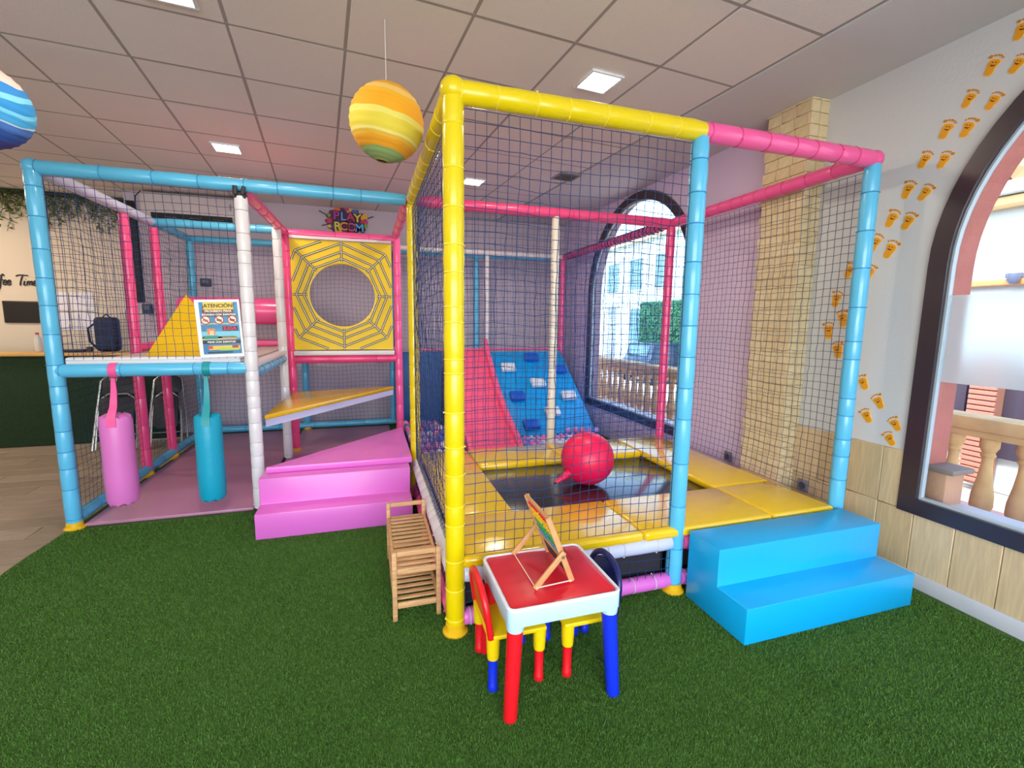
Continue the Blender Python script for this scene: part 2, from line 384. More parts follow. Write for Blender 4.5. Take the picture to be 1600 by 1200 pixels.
# ================================================================== LAMPS
LE = mat('lamp_glow', (255, 236, 205), .5, emit=14)
for k, (x, y) in enumerate(holes):
    lab = {0: 'square flush ceiling lamp above the yellow trampoline beam', 1: 'square flush ceiling lamp above the blue beam left of the yellow lantern', 2: 'small square ceiling lamp seen through the trampoline netting', 3: 'square ceiling lamp cut by the top edge of the photo', 4: 'unseen square ceiling lamp added to light the coffee corner beyond the left edge', 5: 'square ceiling lamp behind the photographer on the left side', 6: 'unseen square ceiling lamp added to brighten the coffee counter beyond the left edge'}[k]
    t = thing('ceiling_lamp', lab, 'lamp', (x, y, ZC), ca_)
    t.rotation_euler = (0, 0, ca_)
    fr = B(); 
    for sx, sy, dx, dy in ((.23, .018, 0, .106), (.23, .018, 0, -.106), (.018, .2, .106, 0), (.018, .2, -.106, 0)): fr.box((dx, dy, -.006), (sx, sy, .014), .003)
    fr.build('lamp_rim', WHT, t, local=True)
    B().box((0, 0, -.004), (.196, .196, .008)).build('diffuser', LE, t, local=True)
    l = area('lamp_light', (0, 0, -.02), (0, 0, 0), .19, .19, 26 if k in (4, 6) else 12, (1, .86, .68)); l.parent = t
t = thing('ceiling_vent', 'small grey square ceiling vent seen through the netting', 'vent', (2.02, 4.62, ZC)); t.rotation_euler = (0, 0, ca_)
B().box((0, 0, -.004), (.24, .24, .01), .002).build('vent_frame', mat('vent_grey', (150, 146, 148), .6), t, local=True)
for k in range(5): B().box((0, -.08+.04*k, -.013), (.2, .022, .008), .002, rot=(.4, 0, 0)).build('vent_slat', mat('vent_slat', (104, 100, 104), .6), t, local=True)

# ================================================================== TRAMPOLINE CAGE
tc = thing('trampoline_cage', 'netted trampoline cage with padded yellow, blue and pink tubes', 'trampoline', (X0, Y0, 0))
def post(parent, x, y, m, z0, z1, r=.044, gap=.16, jit=.4, foot=None, name='post'):
    o = sleeve(name, parent, (x, y, z0), (x, y, z1), m, r, gap, jitter=jit)
    if foot: B().lathe([(.062, 0), (.062, .012), (.05, .022), (.047, .05), (.04, .055)], (x, y, .002), seg=20).build('foot_flange', foot, parent)
    return o
FY = mat('foot_yellow', (232, 182, 20), .35)
FY = mat('foot_yellow', (232, 182, 20), .35)
post(tc, X0, Y0, YE_, .05, T+.0, .046, .12, .55, FY)
post(tc, X1, Y0, LB, .03, T-.03, .044, .2, .4, FY)
post(tc, X2, Y0, LB, .03, T-.03, .044, .17, .4, FY)
post(tc, X2, Y1, HP, .30, T-.02, .042, .19)
post(tc, X0, Y1, YE_, .05, T-.02, .043, .13, .5, FY)
sleeve('pole', tc, (X1, Y1, .30), (X1, Y1, T-.03), mat('vinyl_cream', (232, 224, 212), **vin), .036, .3)
B().sphere((X0, Y0, T+.005), .056, (1, 1, .95)).build('corner_joint', YE_, tc)
B().sphere((X2, Y0, T), .05).build('corner_joint', PK, tc)
def beam(parent, a, b, m, r=.043, gap=.17, name='beam', jit=.4): return sleeve(name, parent, a, b, m, r, gap, jitter=jit)
beam(tc, (X0, Y0, T), (X1+.01, Y0, T), YE_, .048, .2); beam(tc, (X1+.01, Y0, T), (X2, Y0, T), PK, .047, .2)
beam(tc, (X0, Y0, T), (X0, Y1, T), YE_, .046, .22); beam(tc, (X2, Y0, T), (X2, Y1, T), PK, .044, .18)
beam(tc, (X0, Y1, T), (X2, Y1, T), HP, .044, .25)
beam(tc, (X0+.04, Y0, .30), (X1-.04, Y0, .30), LV, .044, .15); beam(tc, (X1+.04, Y0, .29), (X2-.04, Y0, .29), PK, .044, .3)
beam(tc, (X0+.04, Y0, .075), (X1-.04, Y0, .075), OR_, .042, .2); beam(tc, (X1+.04, Y0, .075), (X2-.04, Y0, .075), OR_, .042, .2)  # pink beams; the violet tint of the light is put into their colour
beam(tc, (X0, Y0+.04, .30), (X0, Y1-.04, .30), WH, .042, .14); beam(tc, (X0, Y0+.04, .08), (X0, Y1-.04, .08), PK, .042, .15)
beam(tc, (X2, Y0+.04, .29), (X2, Y1-.04, .29), PK, .042, .3)
SK = mat('skirt_dark', (44, 40, 46), .8)
B().box((X0+.62, Y0+.07, .19), (1.16, .01, .3)).build('skirt', SK, tc); B().box((2.2, Y0+.07, .19), (1.1, .01, .3)).build('skirt', SK, tc)
B().box((X0+.07, Y0+.93, .19), (.01, 1.7, .3)).build('skirt', SK, tc)
# jumping mat and padded rim
B().box((1.53, 2.94, .333), (1.5, .96, .012), .003).build('jumping_mat', MATB, tc)
B().box((1.585, 2.965, .30), (2.3, 1.75, .012)).build('mat_support', mat('support_dark', (30, 28, 30), .8), tc)
def pad(x0, x1, y0, y1): B().box(((x0+x1)/2, (y0+y1)/2, .362), (x1-x0, y1-y0, .056), .02, seg=3).build('rim_pad', PADY, tc)
pad(.405, .802, 2.49, 3.835); pad(.405, 1.388, 2.005, 2.485); pad(1.392, 2.258, 2.0, 2.485); pad(2.262, 2.745, 2.0, 2.485); pad(2.262, 2.745, 2.49, 3.84)
pad(.806, 1.53, 3.38, 3.84); pad(1.535, 2.258, 3.38, 3.84)
# nets
net('net', tc, (X0+.045, Y0, .34), (X1-X0-.09, 0, 0), (0, 0, T-.40), .05, -.01, r=.0019)
net('net', tc, (X0, Y1-.045, .34), (0, -(Y1-Y0-.09), 0), (0, 0, T-.40), .05, .02, r=.0019)
net('net', tc, (X2, Y0+.045, .38), (0, Y1-Y0-.09, 0), (0, 0, T-.44), .05, .03, r=.0018)
net('net', tc, (X0+.045, Y1, .40), (X2-X0-.09, 0, 0), (0, 0, T-.45), .05, .03, r=.0018)
net('net', tc, (X0+.045, Y0-.02, .10), (X1-X0-.09, 0, 0), (0, 0, .17), .05, 0)
net('net', tc, (X0-.01, Y0+.045, .10), (0, Y1-Y0-.09, 0), (0, 0, .17), .05, 0)

# ================================================================== CLIMBING FRAME
cf = thing('play_gym', 'two-level netted play gym of light blue, white and pink padded tubes', 'play gym', (XL, Y1, 0))
post(cf, XL, Y1, LB, .05, T, .046, .17, .3, FY)
post(cf, XW, Y1, WH, .03, T-.08, .046, .12, .4)
post(cf, XW, 5.28, WH, .03, T-.04, .044, .2); post(cf, XL, 5.05, HP, .05, T-.05, .042, .25, foot=FY); post(cf, XL, 5.656, HP, .05, T-.05, .042, .25, foot=FY)
post(cf, XL, YK, LB, .05, T, .042, .25, foot=FY); post(cf, XW+.04, YW, HP, .05, T-.03, .043, .25, foot=FY); post(cf, X0-.02, YW, PK, .05, T-.03, .044, .2)
post(cf, -.80, YK, LB, .05, T, .04, .25, foot=FY); post(cf, .33, YK, LB, .05, T, .04, .25); post(cf, 1.53, YK, LB, .05, T, .04, .25); post(cf, 1.63, YE, WH, 1.0, T, .03, .4); post(cf, X2-.02, YE, PK, .05, T, .042, .2)
post(cf, X2-.03, YK, LB, .05, T, .04, .25)
beam(cf, (XL, Y1, T), (XW, Y1, T), LB, .046, .3); beam(cf, (XW, Y1, T), (X0-.05, Y1, T), LB, .046, .3)
B().sphere((XL, Y1, T), .052).build('corner_joint', LB, cf)
b = B(); b.box((XW, Y1, T-.075), (.075, .075, .05), .012); b.box((XW-.025, Y1-.047, T-.045), (.03, .015, .06), .005); b.box((XW+.025, Y1-.047, T-.045), (.025, .015, .06), .005, rot=(0, .3, 0)); b.build('clamp', BLK, cf)
beam(cf, (XL, Y1+.05, T), (XL, 5.6, T), LV, .044, .5); beam(cf, (XL, 5.6, T), (XL, YK, T), LB, .042, .3)
beam(cf, (XL, 5.656, T), (XW, 5.656, T), LB, .044, .3)
beam(cf, (XW, Y1+.05, T-.02), (XW+.02, YW, T-.02), PK, .044, .3); beam(cf, (X0-.03, Y1+.05, T), (X0-.03, YW, T), PK, .044, .3)
beam(cf, (XW+.04, YW, T-.04), (X0-.02, YW, T-.04), PK, .046, .35); beam(cf, (XL, YK, T), (X2, YK, T), LB, .042, .3); beam(cf, (X0, YE, T), (X2, YE, T), WH, .035, .4)
beam(cf, (X2, Y1+.04, T), (X2, YE, T), PK, .042, .1)
# cord spiralling round the rear side beam
pts = [(X2+.047*math.cos(a), Y1+.1+a*.0115, T+.047*math.sin(a)) for a in np.arange(0, 205, .5)]
B().tube(pts, .0045, 4).build('net_lacing', CORD, cf)
beam(cf, (XL, Y1, 1.13), (XW-.03, Y1, 1.13), LB, .047, .35); beam(cf, (XW, Y1+.05, 1.09), (XW, 5.25, 1.09), LB, .044, .2)
beam(cf, (XW+.07, YW, 1.06), (X0-.05, YW, 1.06), HP, .046, .4); beam(cf, (XL, 5.08, 1.22), (XL, 5.62, 1.22), HP, .04, .3)
beam(cf, (XL, Y1+.05, .075), (XL, YK, .075), LB, .042, .3); beam(cf, (XL+.05, YK, .075), (X0, YK, .075), LB, .042, .3)
PF = mat('platform_grey', (196, 184, 182), .45, bump=.06); PWE = mat('platform_edge_white', (224, 222, 226), .4, bump=.1, bscale=12)
B().box(((XL+XW)/2, 5.2, 1.165), (XW-XL-.12, 2.5, .03)).build('platform', PF, cf)
B().box(((XL+XW)/2-.01, 3.925, 1.195), (XW-XL-.12, .07, .05), .015).build('platform_edge', PWE, cf)
B().box((XW, 4.62, 1.155), (.07, 1.3, .05), .012).build('platform_edge', WH, cf)
B().box(((XW+X0)/2+.0, 6.13, 1.135), (X0-XW-.1, 1.0, .03)).build('platform', PF, cf)
B().box(((X2+X0)/2, 6.52, 1.06), (X2-X0-.1, .30, .04)).build('platform', PF, cf)
B().box(((XW+X0)/2, YW-.03, 1.128), (X0-XW-.14, .08, .05), .01).build('platform_edge', PWE, cf)
B().box((.70, 6.345, .60), (.54, .04, .96), .01).build('panel', mat('panel_blue', (40, 96, 160), .5, bump=.1), cf)
B().box((1.69, 6.365, 1.11), (2.1, .03, .03), .006).build('platform_edge', PK, cf)
# spider-web panel: yellow board with a round hole
wc = Vector((-.245, 0, 1.766)); HR = .352; px0, px1, pz0, pz1 = -.762, .288, 1.165, 2.352
b = B(); N = 64; v = []
for y in (YW-.02, YW+.02):
    inn, out = [], []
    for k in range(N):
        a = 2*PI*k/N + PI/4*0; dx, dz = math.cos(a), math.sin(a)
        inn.append(b.bm.verts.new((wc.x+HR*dx, y, wc.z+HR*dz)))
        tx = ((px1-wc.x) if dx > 0 else (px0-wc.x))/dx if abs(dx) > 1e-6 else 9; tz = ((pz1-wc.z) if dz > 0 else (pz0-wc.z))/dz if abs(dz) > 1e-6 else 9
        t_ = min(tx, tz); out.append([wc.x+t_*dx, y, wc.z+t_*dz])
    for cx, cz in ((px0, pz0), (px0, pz1), (px1, pz0), (px1, pz1)):
        q = min(out, key=lambda p: (p[0]-cx)**2+(p[2]-cz)**2); q[0], q[2] = cx, cz
    v.append((inn, [b.bm.verts.new(p) for p in out]))
for k in range(N):
    j = (k+1) % N
    for s in (0, 1): b.bm.faces.new((v[s][0][k], v[s][0][j], v[s][1][j], v[s][1][k]))
    for s in (0, 1): b.bm.faces.new((v[0][s][k], v[0][s][j], v[1][s][j], v[1][s][k]))
web = b.build('web_panel', mat('panel_yellow', (236, 202, 4), .5), cf)
def clip(a, c):
    t0, t1 = 0, 1; d = c - a
    for p, q in ((-d.x, a.x-px0-.01), (d.x, px1-.01-a.x), (-d.z, a.z-pz0-.01), (d.z, pz1-.01-a.z)):
        if abs(p) < 1e-9:
            if q < 0: return None
        elif p < 0: t0 = max(t0, q/p)
        else: t1 = min(t1, q/p)
    return None if t0 >= t1 else (a + d*t0, a + d*t1)
WG, WL_ = mat('web_dark', (40, 38, 32), .6), mat('web_light', (214, 208, 180), .5)
def strip(a, c):
    cc = clip(a, c)
    if not cc: return
    a, c = cc; d = c - a; ang = -math.atan2(d.z, d.x); mid = (a+c)/2
    B().box((mid.x, YW-.0215, mid.z), (d.length, .003, .024), rot=(0, ang, 0)).build('web_line', WG, web)
    B().box((mid.x, YW-.0245, mid.z), (d.length, .003, .010), rot=(0, ang, 0)).build('web_line', WL_, web)
def wp(k, r): a = PI/4*k + PI/2; return Vector((wc.x + r*math.cos(a), 0, wc.z + r*math.sin(a)))
for k in range(8):
    strip(wp(k, HR+.015), wp(k, .655))
    for r in (.66, .565, .475, .402): strip(wp(k, r), wp(k+1, r))
ht = [(wc.x+HR*math.cos(2*PI*k/48), YW, wc.z+HR*math.sin(2*PI*k/48)) for k in range(48)]
B().tube(ht, .011, 6, True).build('hole_rim', YE_, cf)
B().box((( px0+px1)/2, YW-.02, 2.372), (px1-px0, .04, .03)).build('top_batten', WH, cf)
# triangular yellow step
tri = [(XW+.05, 3.97), (X0-.09, 5.45), (XW+.07, 5.20)]
B().prism(tri, 'z', .705, .745, .008).build('triangular_step', mat('step_yellow', (226, 178, 16), .22, bump=.05, coat=.4), cf)
tri2 = [(XW+.05, 4.0), (X0-.1, 5.44), (XW+.1, 5.2)]
B().prism(tri2, 'z', .645, .704).build('step_frame', LV, cf)
# roller barrier and nets
B().lathe([(.06, 0), (.145, .02), (.15, .06), (.15, 1.02), (.145, 1.06), (.06, 1.08)], (-1.97, 6.0, 1.585), (1, 0, 0), 24).build('roller', PK, cf)
B().box((-1.43, 6.2, 1.215), (1.0, .5, .07), .02).build('soft_block', PK, cf)
NB = mat('net_cord_blue', (38, 96, 176), .7)
net('net', cf, (XL+.05, Y1, 1.20), (XW-XL-.1, 0, 0), (0, 0, T-1.25), .054, -.02, r=.0019)
for a, c in ((Y1+.05, 5.0), (5.1, 5.6), (5.7, YK-.05)):
    net('net', cf, (XL, a, 1.2), (0, c-a, 0), (0, 0, T-1.25), .054, .02, r=.0018); net('net', cf, (XL, a, .12), (0, c-a, 0), (0, 0, .96), .054, .01, r=.0015)
for a, c in ((XL+.05, -.84), (-.76, .3), (.4, 1.5), (1.57, X2-.05)):
    net('net', cf, (a, YK, 1.2), (c-a, 0, 0), (0, 0, T-1.25), .054, .02, r=.0019, m=NB)
    if a < .35: net('net', cf, (a, YK, .12), (c-a, 0, 0), (0, 0, .96), .054, .02, r=.0019, m=NB)
net('net', cf, (X2, Y1+.06, .12), (0, YE-Y1-.1, 0), (0, 0, T-.18), .054, .03, r=.0019, m=NB)
net('net', cf, (X2, YE+.04, 1.1), (0, YK-YE-.08, 0), (0, 0, T-1.15), .054, .0, r=.0019, m=NB)
net('net', cf, (X0-.02, YW+.05, 1.15), (0, YK-YW-.1, 0), (0, 0, T-1.2), .054, .02, r=.0019, m=NB)
net('net', cf, (X0-.02, YW+.05, .12), (0, YK-YW-.1, 0), (0, 0, .96), .054, .02, r=.0019, m=NB)
# floor mats of the frame
FM = mat('mat_mauve', (186, 128, 158), .35, bump=.1, bscale=12)
o = tag(B().box((-1.43, 5.25, .017), (1.08, 2.7, .024), .006).build('floor_mat', FM), 'large mauve vinyl floor mat under the blue platform', 'mat')
o = tag(B().box((-.30, 5.25, .017), (1.12, 2.7, .024), .006).build('floor_mat', FM), 'mauve vinyl floor mat behind the pink foam steps', 'mat')
B().box((1.59, 5.14, .052), (2.3, 2.36, .1)).build('pit_floor', mat('pit_floor_blue', (60, 84, 150), .6), cf)

# ================================================================== SOFT PLAY PIECES
o = B().prism([(1.55, .005), (1.55, .19), (1.745, .19), (1.745, .385), (1.972, .385), (1.972, .005)], 'x', 1.645, 2.768, .006).build('foam_steps', CY)
tag(o, 'shiny cyan two-step foam stair in front of the trampoline', 'foam steps')
o = B().prism([(3.332, .005), (3.332, .186), (3.515, .186), (3.515, .375), (3.83, .375), (3.83, .005)], 'x', -.762, .288, .006).build('foam_steps', OR_)
tag(o, 'orchid pink two-step foam stair left of the bamboo rack', 'foam steps')
fw = thing('foam_wedge', 'orchid pink triangular foam block lying on the pink stair', 'foam block', (-.2, 3.9, .375))
B().prism([(-.735, 3.63), (.315, 3.63), (.315, 4.72)], 'z', .376, .424, .007).build('top_slab', OR_, fw)
B().prism([(-.45, 3.94), (.28, 3.94), (.28, 4.54)], 'z', .03, .375, .006).build('block_base', OR_, fw)
sl = thing('slide', 'pink foam slide running down into the ball pit', 'slide', (1.3, 5.4, .1))
top = [(6.33, 1.26), (6.2, 1.13), (5.95, .90), (5.6, .63), (5.3, .45), (5.0, .31), (4.78, .22), (4.66, .13), (4.64, .104)]
bed = [(6.33, 1.09), (6.15, .97), (5.9, .74), (5.5, .46), (5.2, .30), (4.9, .19), (4.66, .11)]
SP = mat('slide_pink', (252, 96, 140), .4, bump=.06)
for xa, xb in ((1.0, 1.06), (1.56, 1.62)): B().prism(top + [(6.33, .104)], 'x', xa, xb, .008).build('side_panel', SP, sl)
B().prism(bed + [(6.33, .104)], 'x', 1.062, 1.558).build('slide_bed', SP, sl)
rp = thing('climbing_ramp', 'sloping blue foam climbing wall with blue and white holds', 'climbing wall', (2.18, 5.7, .1))
B().prism([(5.14, .104), (5.14, .14), (6.33, 1.075), (6.33, .104)], 'x', 1.635, 2.745, .006).build('ramp_body', mat('ramp_blue', (0, 160, 232), .35, bump=.05), rp)
ra = math.atan2(1.075-.14, 6.33-5.14)
HB, HW = mat('hold_blue', (18, 92, 205), .35, bump=.3), mat('hold_white', (226, 232, 240), .35, bump=.3)
for m, x, y in ((HB, 2.23, 6.2), (HW, 1.84, 6.04), (HB, 2.58, 6.0), (HW, 2.19, 5.8), (HB, 1.84, 5.62), (HW, 2.56, 5.60), (HW, 2.24, 5.39), (HB, 1.90, 5.24)):
    z = .14 + (y-5.14)*math.tan(ra)
    B().box((x, y-.022, z+.03), (.2, .14, .06), .015, rot=(ra, 0, random.uniform(-.1, .1))).build('hold', m, rp)
py = thing('foam_pyramid', 'tall yellow foam pyramid standing on the platform', 'foam block', (-1.5, 4.75, 1.181))
b = B(); ap = b.bm.verts.new((-1.5, 4.75, 1.70)); bs = [b.bm.verts.new(p) for p in ((-1.74, 4.5, 1.183), (-1.2, 4.5, 1.183), (-1.2, 5.0, 1.183), (-1.74, 5.0, 1.183))]
b.bm.faces.new(bs[::-1])
for k in range(4): b.bm.faces.new((bs[k], bs[(k+1) % 4], ap))
b.build('pyramid_body', mat('pyramid_yellow', (240, 190, 8), .4, bump=.05), py)
def punch_bag(x, y, zt, zb, r, m, ms, label):
    t = thing('punch_bag', label, 'punch bag', (x, y, zb))
    L = zt - zb
    prof = [(r*.55, 0), (r*.9, .012), (r, .04), (r*1.02, L*.3), (r*.99, L*.6), (r*1.0, L-.05), (r*.93, L-.015), (r*.6, L)]
    bag = B(); bag.lathe(prof, (x, y, zb), seg=28)
    for v in bag.bm.verts:
        if v.co.z > zt-.03 or v.co.z < zb+.02:
            a = math.atan2(v.co.y-y, v.co.x-x); v.co.z += .008*math.sin(9*a)
    bag.build('bag_body', m, t)
    s = B()
    pts = [(.028, zt-.075, r*.99), (.027, zt-.01, r*.93), (.022, zt+.06, r*.4), (.018, zt+.16, .012), (.012, 1.075, .004)]
    vs = []
    for w_, z, off in pts:
        vs.append([s.bm.verts.new(p) for p in ((x-w_+.012, y-off-.004, z), (x+w_+.012, y-off-.004, z), (x+w_+.012, y-off+.004, z), (x-w_+.012, y-off+.004, z))])
    for a, c in zip(vs, vs[1:]):
        for k in range(4): s.bm.faces.new((a[k], a[(k+1) % 4], c[(k+1) % 4], c[k]))
    s.bm.faces.new(vs[0]); s.bm.faces.new(vs[-1][::-1])
    s.build('strap', ms, t)
    B().lathe([(.0495, 0), (.053, .004), (.053, .046), (.0495, .05)], (x+.0, Y1, 1.13), (1, 0, 0), 18, cap=False).build('strap_loop', ms, t)
    B().tube([(x+.012+.02*math.cos(a), y-.0, 1.07+.022*math.sin(a)) for a in np.arange(0, 6.28, .6)], .004, 6, True).build('shackle', STEEL, t)
punch_bag(-1.72, Y1, .815, .16, .096, mat('bag_pink', (226, 122, 200), .34, bump=.15, bscale=10), PK, 'orchid pink punch bag hanging from the blue platform beam')
punch_bag(-1.155, Y1, .79, .13, .09, TEAL, mat('strap_teal', (20, 150, 160), .4), 'teal blue punch bag hanging from the blue platform beam')
# balls in the pit
BC = [('pink', (238, 130, 190)), ('lilac', (190, 160, 225)), ('white', (232, 226, 238)), ('blue', (60, 120, 225))]
bmes = [B().sphere((0, 0, 0), .036, u=14, v=9).mesh('pit_ball', mat('ball_'+n_, c, .3)) for n_, c in BC]
spots = []
for (xa, xb, ya, yb) in ((.46, .98, 4.3, 6.25), (1.66, 2.70, 4.45, 5.08), (1.03, 1.62, 4.3, 4.58)):
    ny = int((yb-ya)/.075); nx = int((xb-xa)/.0765)
    for j in range(ny):
        for i in range(nx): spots.append((xa+.0765*i+random.uniform(-.006, .006), ya+.075*j+random.uniform(-.003, .003), .1385))
extra = [(2.30+.085*k, 5.0-.02*k, .205) for k in range(5)] + [(.5+.08*(k % 6), 4.7+.2*(k//6)+.01*k, .203) for k in range(24)]
random.shuffle(spots); spots = spots[:270] + extra
for x, y, z in spots:
    k = random.choices((0, 1, 2, 3), (4, 3, 2, 2))[0]
    o = link('pit_ball', bmes[k], None, (x, y, z)); pl = 'at the foot of the blue climbing wall' if x > 1.63 else 'left of the pink slide' if x < 1.0 else 'in front of the pink slide'
    tag(o, 'small %s plastic ball in the ball pit %s' % (BC[k][0], pl), 'ball', '%s pit balls %s' % (BC[k][0], pl))
hb = thing('hopper_ball', 'large red hopper ball with a handle on the trampoline', 'ball', (1.49, 2.9, .342))
RB = mat('rubber_red', (240, 20, 82), .38)
B().sphere((1.49, 2.9, .532), .19, u=36, v=22).build('ball_body', RB, hb)
B().lathe([(.028, 0), (.024, .04), (.015, .10), (.008, .13)], (1.335, 2.86, .452), (-.88, -.2, -.42), 12).build('handle', RB, hb)
B().lathe([(.0085, 0), (.007, .02)], (1.335-.88*.13, 2.86-.2*.13, .452-.42*.13), (-.88, -.2, -.42), 10).build('handle_tip', NAVY, hb)

# ================================================================== KIDS' TABLE AND CHAIRS
tb = thing('play_table', "child's play table with red top, pale blue rim and coloured legs", 'table', (.695, 1.67, 0))
tx0, tx1, ty0, ty1 = .462, .928, 1.468, 1.882
def rrect(x0, x1, y0, y1, r, n=6):
    p = []
    for cx, cy, a0 in ((x1-r, y1-r, 0), (x0+r, y1-r, PI/2), (x0+r, y0+r, PI), (x1-r, y0+r, 1.5*PI)):
        p += [(cx+r*math.cos(a0+PI/2*k/n), cy+r*math.sin(a0+PI/2*k/n)) for k in range(n+1)]
    return p
B().prism(rrect(tx0, tx1, ty0, ty1, .03), 'z', .385, .452, .004).build('apron', PALE, tb)
b = B(); pts = [(x, y, .453) for x, y in rrect(tx0+.005, tx1-.005, ty0+.005, ty1-.005, .028)]
b.tube(pts, .0075, 8, True).build('rim', WHT, tb)
B().prism(rrect(tx0+.014, tx1-.014, ty0+.014, ty1-.014, .022), 'z', .45, .4565, .001).build('table_top', mat('table_red', (222, 30, 48), .3, bump=.04, bscale=40), tb)
for cx, cy in ((.80, 1.80), (.80, 1.80)): break
B().tube([(.84+.006*math.cos(a), 1.80+(.045 if math.sin(a) > 0 else -.045)+.006*math.sin(a), .4568) for a in np.arange(0, 6.28, .35)], .0012, 5, True).build('finger_slot', mat('slot_red', (170, 20, 34), .4), tb)
for sx, sy, m in ((-1, -1, RED), (1, -1, BLU), (-1, 1, RED), (1, 1, BLU)):
    x, y = (tx0 if sx < 0 else tx1)-sx*.036, (ty0 if sy < 0 else ty1)-sy*.036
    B().lathe([(.033, 0), (.036, .03), (.036, .082)], (x, y, .36), seg=18).build('leg_socket', PALE, tb)
    B().lathe([(.024, 0), (.027, .01), (.0285, .15), (.031, .365)], (x+sx*.022, y+sy*.02, .002), (-sx*.022, -sy*.02, .362), 18).build('leg', m, tb)
def toy_chair(label, loc, rz, mb, legs):
    t = thing('toy_chair', label, 'chair', loc, rz)
    B().box((0, 0, .248), (.25, .285, .022), .008).build('seat', YEL, t, local=True)
    for sx in (-1, 1):
        for sy in (-1, 1): B().lathe([(.024, 0), (.026, .03), (.028, .095)], (sx*.1, sy*.118, .15), seg=14).build('leg_socket', YEL, t, local=True)
    k = 0
    for sx in (-1, 1):
        for sy in (-1, 1):
            lg = B().lathe([(.017, 0), (.021, .006), (.021, .03), (.0185, .034), (.0195, .155)], (sx*.1, sy*.118, .002), seg=14).build('leg', legs[k], t, local=True); k += 1
    # arched backrest panel
    pr = []; n = 22
    for q in range(n+1):
        a = PI*q/n; pr.append((-.132*math.cos(a), .33+.125*math.sin(a)**.85))
    out = [(-.132, .245)] + pr + [(.132, .245)]
    b = B()
    pts = [(-.112 - .03*((z-.245)/.2), y, z) for y, z in out]
    b.tube(pts, .014, 10)
    inner = [(y*.9, .245+(z-.245)*.92) for y, z in out]
    b.prism(inner, 'x', -.004, .004)
    for v in b.bm.verts:
        if abs(v.co.x) < .006: v.co.x += -.112 - .03*((v.co.z-.245)/.2)
    b.build('backrest', mb, t, local=True); return t
toy_chair("child's yellow chair with red arched back left of the play table", (.55, 1.758, 0), 0, RED, (BLU, RED, RED, BLU))
toy_chair("child's yellow chair with navy arched back right of the play table", (.873, 1.745, 0), PI, NAVY, (BLU, BLU, BLU, RED))
# abacus
ab = thing('abacus', 'folding wooden counting frame with coloured beads on the red table', 'abacus', (.68, 1.71, .457))
AW = mat('abacus_wood', (204, 150, 98), .45, bump=.05, var=.12, vscale=20)
def bar(a, b_, w_=.024, t=.011):
    a, b_ = Vector(a), Vector(b_); d = b_-a; o = B(); o.box((0, 0, 0), (t, w_, d.length+w_*.6), .004, seg=2)
    q = d.to_track_quat('Z', 'Y'); 
    # keep the wide side in the x-z plane
    qz = Matrix((d.normalized().cross(Vector((0, 1, 0))).normalized(), Vector((0, 1, 0)), d.normalized())).transposed()
    for v in o.bm.verts: v.co = Vector((v.co.y, v.co.x, v.co.z)); v.co = (a+b_)/2 + qz @ v.co
    return o
RT, RF = Vector((.655, 0, .738)), Vector((.762, 0, .468))
for y in (1.585, 1.838): bar((RT.x, y, RT.z), (RF.x, y, RF.z)).build('side_rail', AW, ab)
for y in (1.57, 1.853): bar((.603, y, .469), (.716, y, .594)).build('strut', AW, ab)
for p in (RT, Vector((.727, 0, .556))): B().cyl((p.x, 1.578, p.z), (p.x, 1.845, p.z), .008, seg=10).build('cross_bar', AW, ab)
cols = [(225, 30, 40), (240, 190, 20), (240, 190, 20), (70, 170, 90), (40, 150, 70), (60, 140, 200)]
for k in range(6):
    p = RT.lerp(Vector((.727, 0, .556)), .12+.145*k)
    rd = B().cyl((p.x, 1.585, p.z), (p.x, 1.838, p.z), .0022, seg=6).build('rod', STEEL, ab)
    b = B()
    for q in range(10): b.sphere((p.x, 1.60+.0215*q + (.02 if q > 4 else 0), p.z), .0105, u=10, v=6)
    b.build('bead_row', mat('bead_%d' % k, cols[k], .3), rd)['kind'] = 'stuff'
bp = B(); bp.box((0, 0, 0), (.003, .24, .085)); 
for v in bp.bm.verts:
    d = (RF-Vector((.727, 0, .556))).normalized(); c = Vector((.727, 0, .556)).lerp(RF, .5)
    v.co = Vector((c.x, 1.711, c.z)) + d*v.co.z + Vector((0, 1, 0))*v.co.y + d.cross(Vector((0, 1, 0)))*v.co.x
bp.build('board', mat('chalkboard', (60, 66, 64), .6), ab)
for a, c in (((.603, 1.57, .466), (.603, 1.853, .466)), ((.603, 1.565, .47), (.76, 1.58, .468)), ((.603, 1.857, .47), (.76, 1.842, .468))): B().cyl(a, c, .0024, seg=6).build('string', mat('string_white', (235, 215, 205), .6), ab)
for y in (1.562, 1.861): B().cyl((.712, y-.004, .583), (.712, y+.004, .583), .006, seg=10).build('pivot_screw', STEEL, ab)

# ================================================================== BAMBOO RACK
rk = thing('shoe_rack', 'slatted bamboo shoe rack beside the yellow corner post', 'rack', (.21, 2.5, 0))
rx0, rx1, ry0, ry1 = .095, .312, 2.20, 2.84
for x in (rx0, rx1):
    for y in (ry0, ry1): B().box((x, y, .188), (.024, .024, .368), .004).build('leg', WOOD, rk)
for z, zr in ((.265, .265), (.085, .085)):
    for x in (rx0, rx1): B().box((x, (ry0+ry1)/2, zr), (.018, ry1-ry0-.024, .035), .003).build('side_rail', WOOD, rk)
    for y in (ry0, ry1): B().box(((rx0+rx1)/2, y, zr), (rx1-rx0-.024, .016, .03), .003).build('end_rail', WOOD, rk)
    for k in range(12):
        y = ry0+.045+(ry1-ry0-.09)*k/11
        B().box(((rx0+rx1)/2, y, z+.012), (rx1-rx0-.018, .026, .009), .002).build('slat', WOOD, rk)
